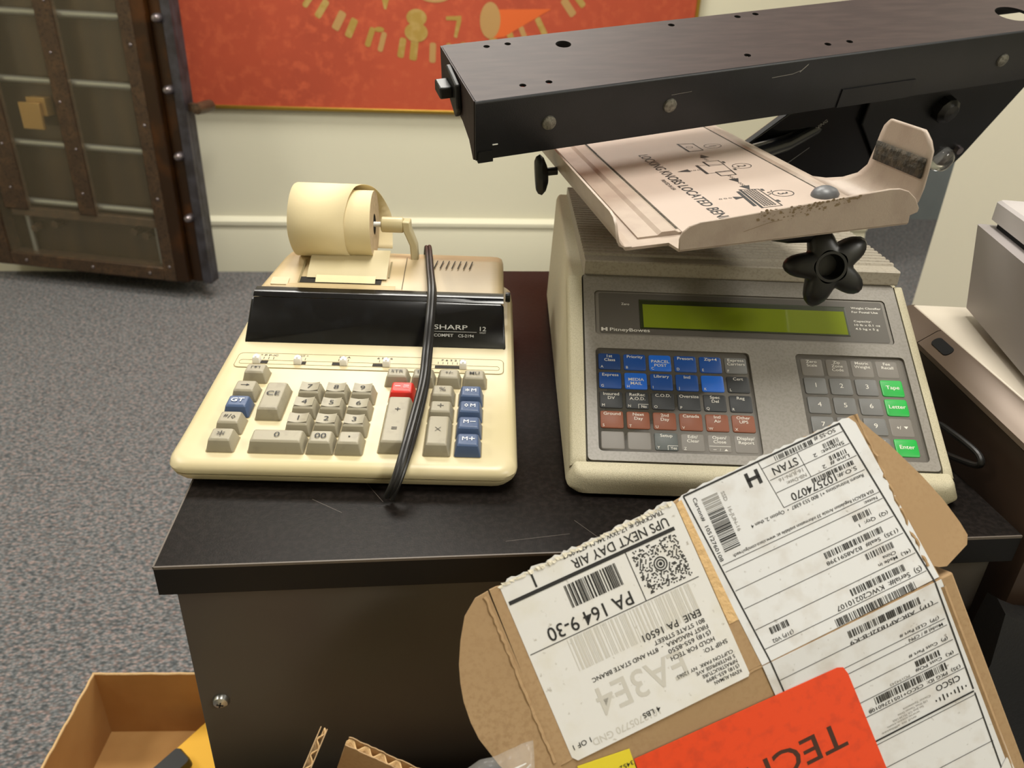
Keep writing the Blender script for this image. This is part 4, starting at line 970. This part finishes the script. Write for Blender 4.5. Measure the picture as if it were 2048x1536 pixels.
# clear tape with torn backing between the labels
b = MB(); b.prism([(.0518, -.020), (.0575, -.020), (.0555, .0490), (.0518, .0480)], .0001, .0003, 'kraftedge')
b.build('torn_strip', box)

# ================================================================== CARTONS AND SCRAPS BELOW
def corrugated(name, o_, ux, vy, length, height, label, cat, thick=.0042, wave=.0075):
    """sheet whose fluted edge shows along its top: local x along the edge, z up, y through the thickness"""
    mw = frame(o_, ux, Vector(vy).cross(Vector(ux)), vy)
    t = thing(name, label, cat, mw)
    for y0, nm in ((0, 'liner'), (thick-.0005, 'liner')):
        b = MB(); n = 24; r = random.Random(len(label)+int(y0*1e5))
        top = [(length*(1-i/n), rnd.uniform(-.0006, .0006)) for i in range(n+1)]
        XZ2 = Matrix(((1, 0, 0, 0), (0, 0, 1, y0), (0, 1, 0, 0), (0, 0, 0, 1)))
        b = MB(XZ2); b.prism([(0, -height), (length, -height)]+top, 0, .0005, 'kraft'); b.build(nm, t)
    b = MB(); N = int(length/wave*10); pr = []
    for i in range(N+1):
        x = length*i/N; pr.append((x, thick/2+(thick/2-.0006)*math.sin(2*PI*x/wave)))
    b.loft([[(x, y, z) for x, y in pr] for z in (-height+.001, -.0012)], 'kraftedge', False, False, False)
    o = b.build('fluting', t, smooth=60); s_ = o.modifiers.new('thickness', 'SOLIDIFY'); s_.thickness = .0005
    return t
def flute_sheet(name, A, B, down, height, label, thick, wave):
    A = Vector(A); B = Vector(B); ux = (B-A).normalized(); dn = Vector(down); dn = (dn-dn.dot(ux)*ux).normalized()
    return corrugated(name, A, ux, -dn, (B-A).length, height, label, 'cardboard', thick, wave)
flute_sheet('cardboard_scrap', (-.0590, .2800, .6500), (-.0800, .2270, .6290), (-.13, .62, -.77), .085, 'narrow upright corrugated cardboard strip left of the mailing box, fluted edge towards the viewer', .0040, .0078)
flute_sheet('cardboard_scrap', (-.0461, .2721, .6443), (.0005, .2560, .6290), (-.12, .20, -.95), .08, 'brown corrugated cardboard flap left of the plastic bag, corner pointing up', .0050, .0088)
t = thing('carton', 'closed brown carton on the floor below the mailing box', 'box', Matrix.Translation((.07, .17, 0)))
b = MB(); b.box(-.26, .24, -.17, .168, 0, .518, 'kraft'); b.build('body', t, bevel=.002)
b = MB(); b.box(-.258, .238, -.025, .025, .518, .5185, 'kraftedge'); b.build('tape', t)
# plastic bag
b = MB(); n = 22; g = []
for i in range(n+1):
    row = []
    for j in range(13):
        u, v = i/n, j/12
        fold = abs(((u*3.3+v*1.1) % 1)-.5)*.012+abs(((u*5.1-v*2.3) % 1)-.5)*.007
        row.append((-.016+.064*u, .242-.055*v+.006*u, .639+.040*u*(1-u*.25)-.060*v**1.3+fold*(.35+.65*v)))
    g.append(row)
b.loft(g, 'plastic', False, False, False); o = b.build('plastic_bag', smooth=70); s_ = o.modifiers.new('thickness', 'SOLIDIFY'); s_.thickness = .0002
for pts in ([(-.006, .236, .648), (.012, .238, .650), (.024, .240, .6545)], [(.016, .236, .646), (.030, .238, .6545), (.044, .240, .661)], [(.034, .236, .646), (.040, .238, .652), (.046, .240, .660)], [(-.010, .238, .646), (.004, .236, .650), (.010, .236, .642)]):  # whitish tubes paint the highlights along the bag's folds
    c_ = MB(); c_.tube(smoothpts(pts, 4), [.0002+.0004*math.sin(PI*k/(len(smoothpts(pts, 4))-1)) for k in range(len(smoothpts(pts, 4)))], 'foldglint', 6); c_.v = [v+Vector((0, 0, .004)) for v in c_.v]; c_.build('crease_glint', o)
tag(o, 'crumpled clear plastic bag between the cardboard flap and the mailing box', 'plastic bag')

# floor carton at left
FM = Matrix.Translation((-.4715, .8115, 0))
t = thing('floor_carton', 'open shallow brown carton standing on the gray carpet left of the cabinet', 'box', FM @ Matrix.Rotation(math.radians(-3.5), 4, 'Z'))
fw, fd, fh = .30, .42, .121
b = MB(); b.box(0, fw, -fd, 0, .0005, .004, 'kraftin'); b.build('carton_bottom', t)
for bx in ((0, fw, -.003, 0, .0005, fh), (0, .003, -fd, -.003, .0005, fh), (fw-.003, fw, -fd, -.003, .0005, fh), (.003, fw-.003, -fd, -fd+.003, .0005, fh)):
    b = MB(); b.box(*bx, 'kraftin')
    x0, x1, y0, y1 = bx[:4]
    if x1-x0 > y1-y0: pts = [(x0+(x1-x0)*i/30, (y0+y1)/2, fh+rnd.uniform(-.0006, .0008)) for i in range(31)]
    else: pts = [((x0+x1)/2, y0+(y1-y0)*i/40, fh+rnd.uniform(-.0008, .0012)) for i in range(41)]
    b.tube(pts, .0018, 'kraftedge', 6); b.build('carton_wall', t)
b = MB(); b.loft([[(x, y, z) for x, y in ((-.060, -.040), (.075, .100), (.150, .020), (.015, -.120))] for z in (0, .004)], 'yellowpad')
o = b.build('padded_envelope', bevel=.001); o.location = (-.375, .700, .030); o.rotation_euler = (math.radians(4), math.radians(-10), 0)
tag(o, 'yellow envelope leaning inside the floor carton', 'envelope')
b = MB(); b.loft([[(x, y, z) for x, y in rrect(-.030-i, .030-i, -.014, .014, .005)] for i, z in ((0, 0), (0, .012), (.002, .016))], 'rubber')
b.tube(smoothpts([(-.028, 0, .008), (-.045, .006, .012), (-.06, .018, .008), (-.075, .020, .004)]), .0022, 'cord')
o = b.build('power_adapter'); o.location = (-.352, .700, .046); o.rotation_euler = (math.radians(4), math.radians(-10), math.radians(45))
tag(o, 'small black plug adapter with a cord, lying on the yellow envelope', 'adapter')

# black chair at the lower right
t = thing('office_chair', 'black vinyl office chair whose rounded back edge shows right of the mailing box', 'chair', Matrix.Translation((.52, .30, 0)))
b = MB(); rg = []
for i in range(17):
    u = i/16; x_ = .352+.18*u; top = .667-.016*math.sin(min(1, u*5)*PI/2)+.012*u
    sec = [(x_-.020*k_ if i == 0 else x_, .339, top-.002-(top-.36)*k_) for k_ in (1, .75, .5, .25, 0)]
    sec += [(x_, .331, top+.001), (x_, .321, top-.003)]+[(x_-.020*k_ if i == 0 else x_, .314, top-.008-(top-.36)*k_) for k_ in (.1, .25, .5, .75, 1)]
    rg.append([(p[0]-.52, p[1]-.30, p[2]) for p in sec])
b.loft(rg, 'chair'); b.build('backrest', t, smooth=50)
b = MB(); b.loft([[(x, y, z) for x, y in rrect(-.09, .20, -.36, .02, .04)] for z in (.33, .36, .372)], 'chair'); b.build('seat', t)
b = MB(); b.lathe([(0, .06), (.02, .06), (.02, .33), (0, .33)], 'rubber', 14, (.05, -.18, 0)); b.build('gas_lift', t)
for k in range(5):
    a = 2*PI*k/5; b = MB(); b.tube([(.05, -.18, .07), (.05+.17*math.cos(a), -.18+.17*math.sin(a), .05)], [.016, .012], 'rubber', 10); o = b.build('leg', t)
    b = MB(); b.lathe([(0, -.012), (.022, -.012), (.022, .012), (0, .012)], 'rubber', 14, (.05+.165*math.cos(a), -.18+.165*math.sin(a), .0225), 'x'); b.build('caster', o)
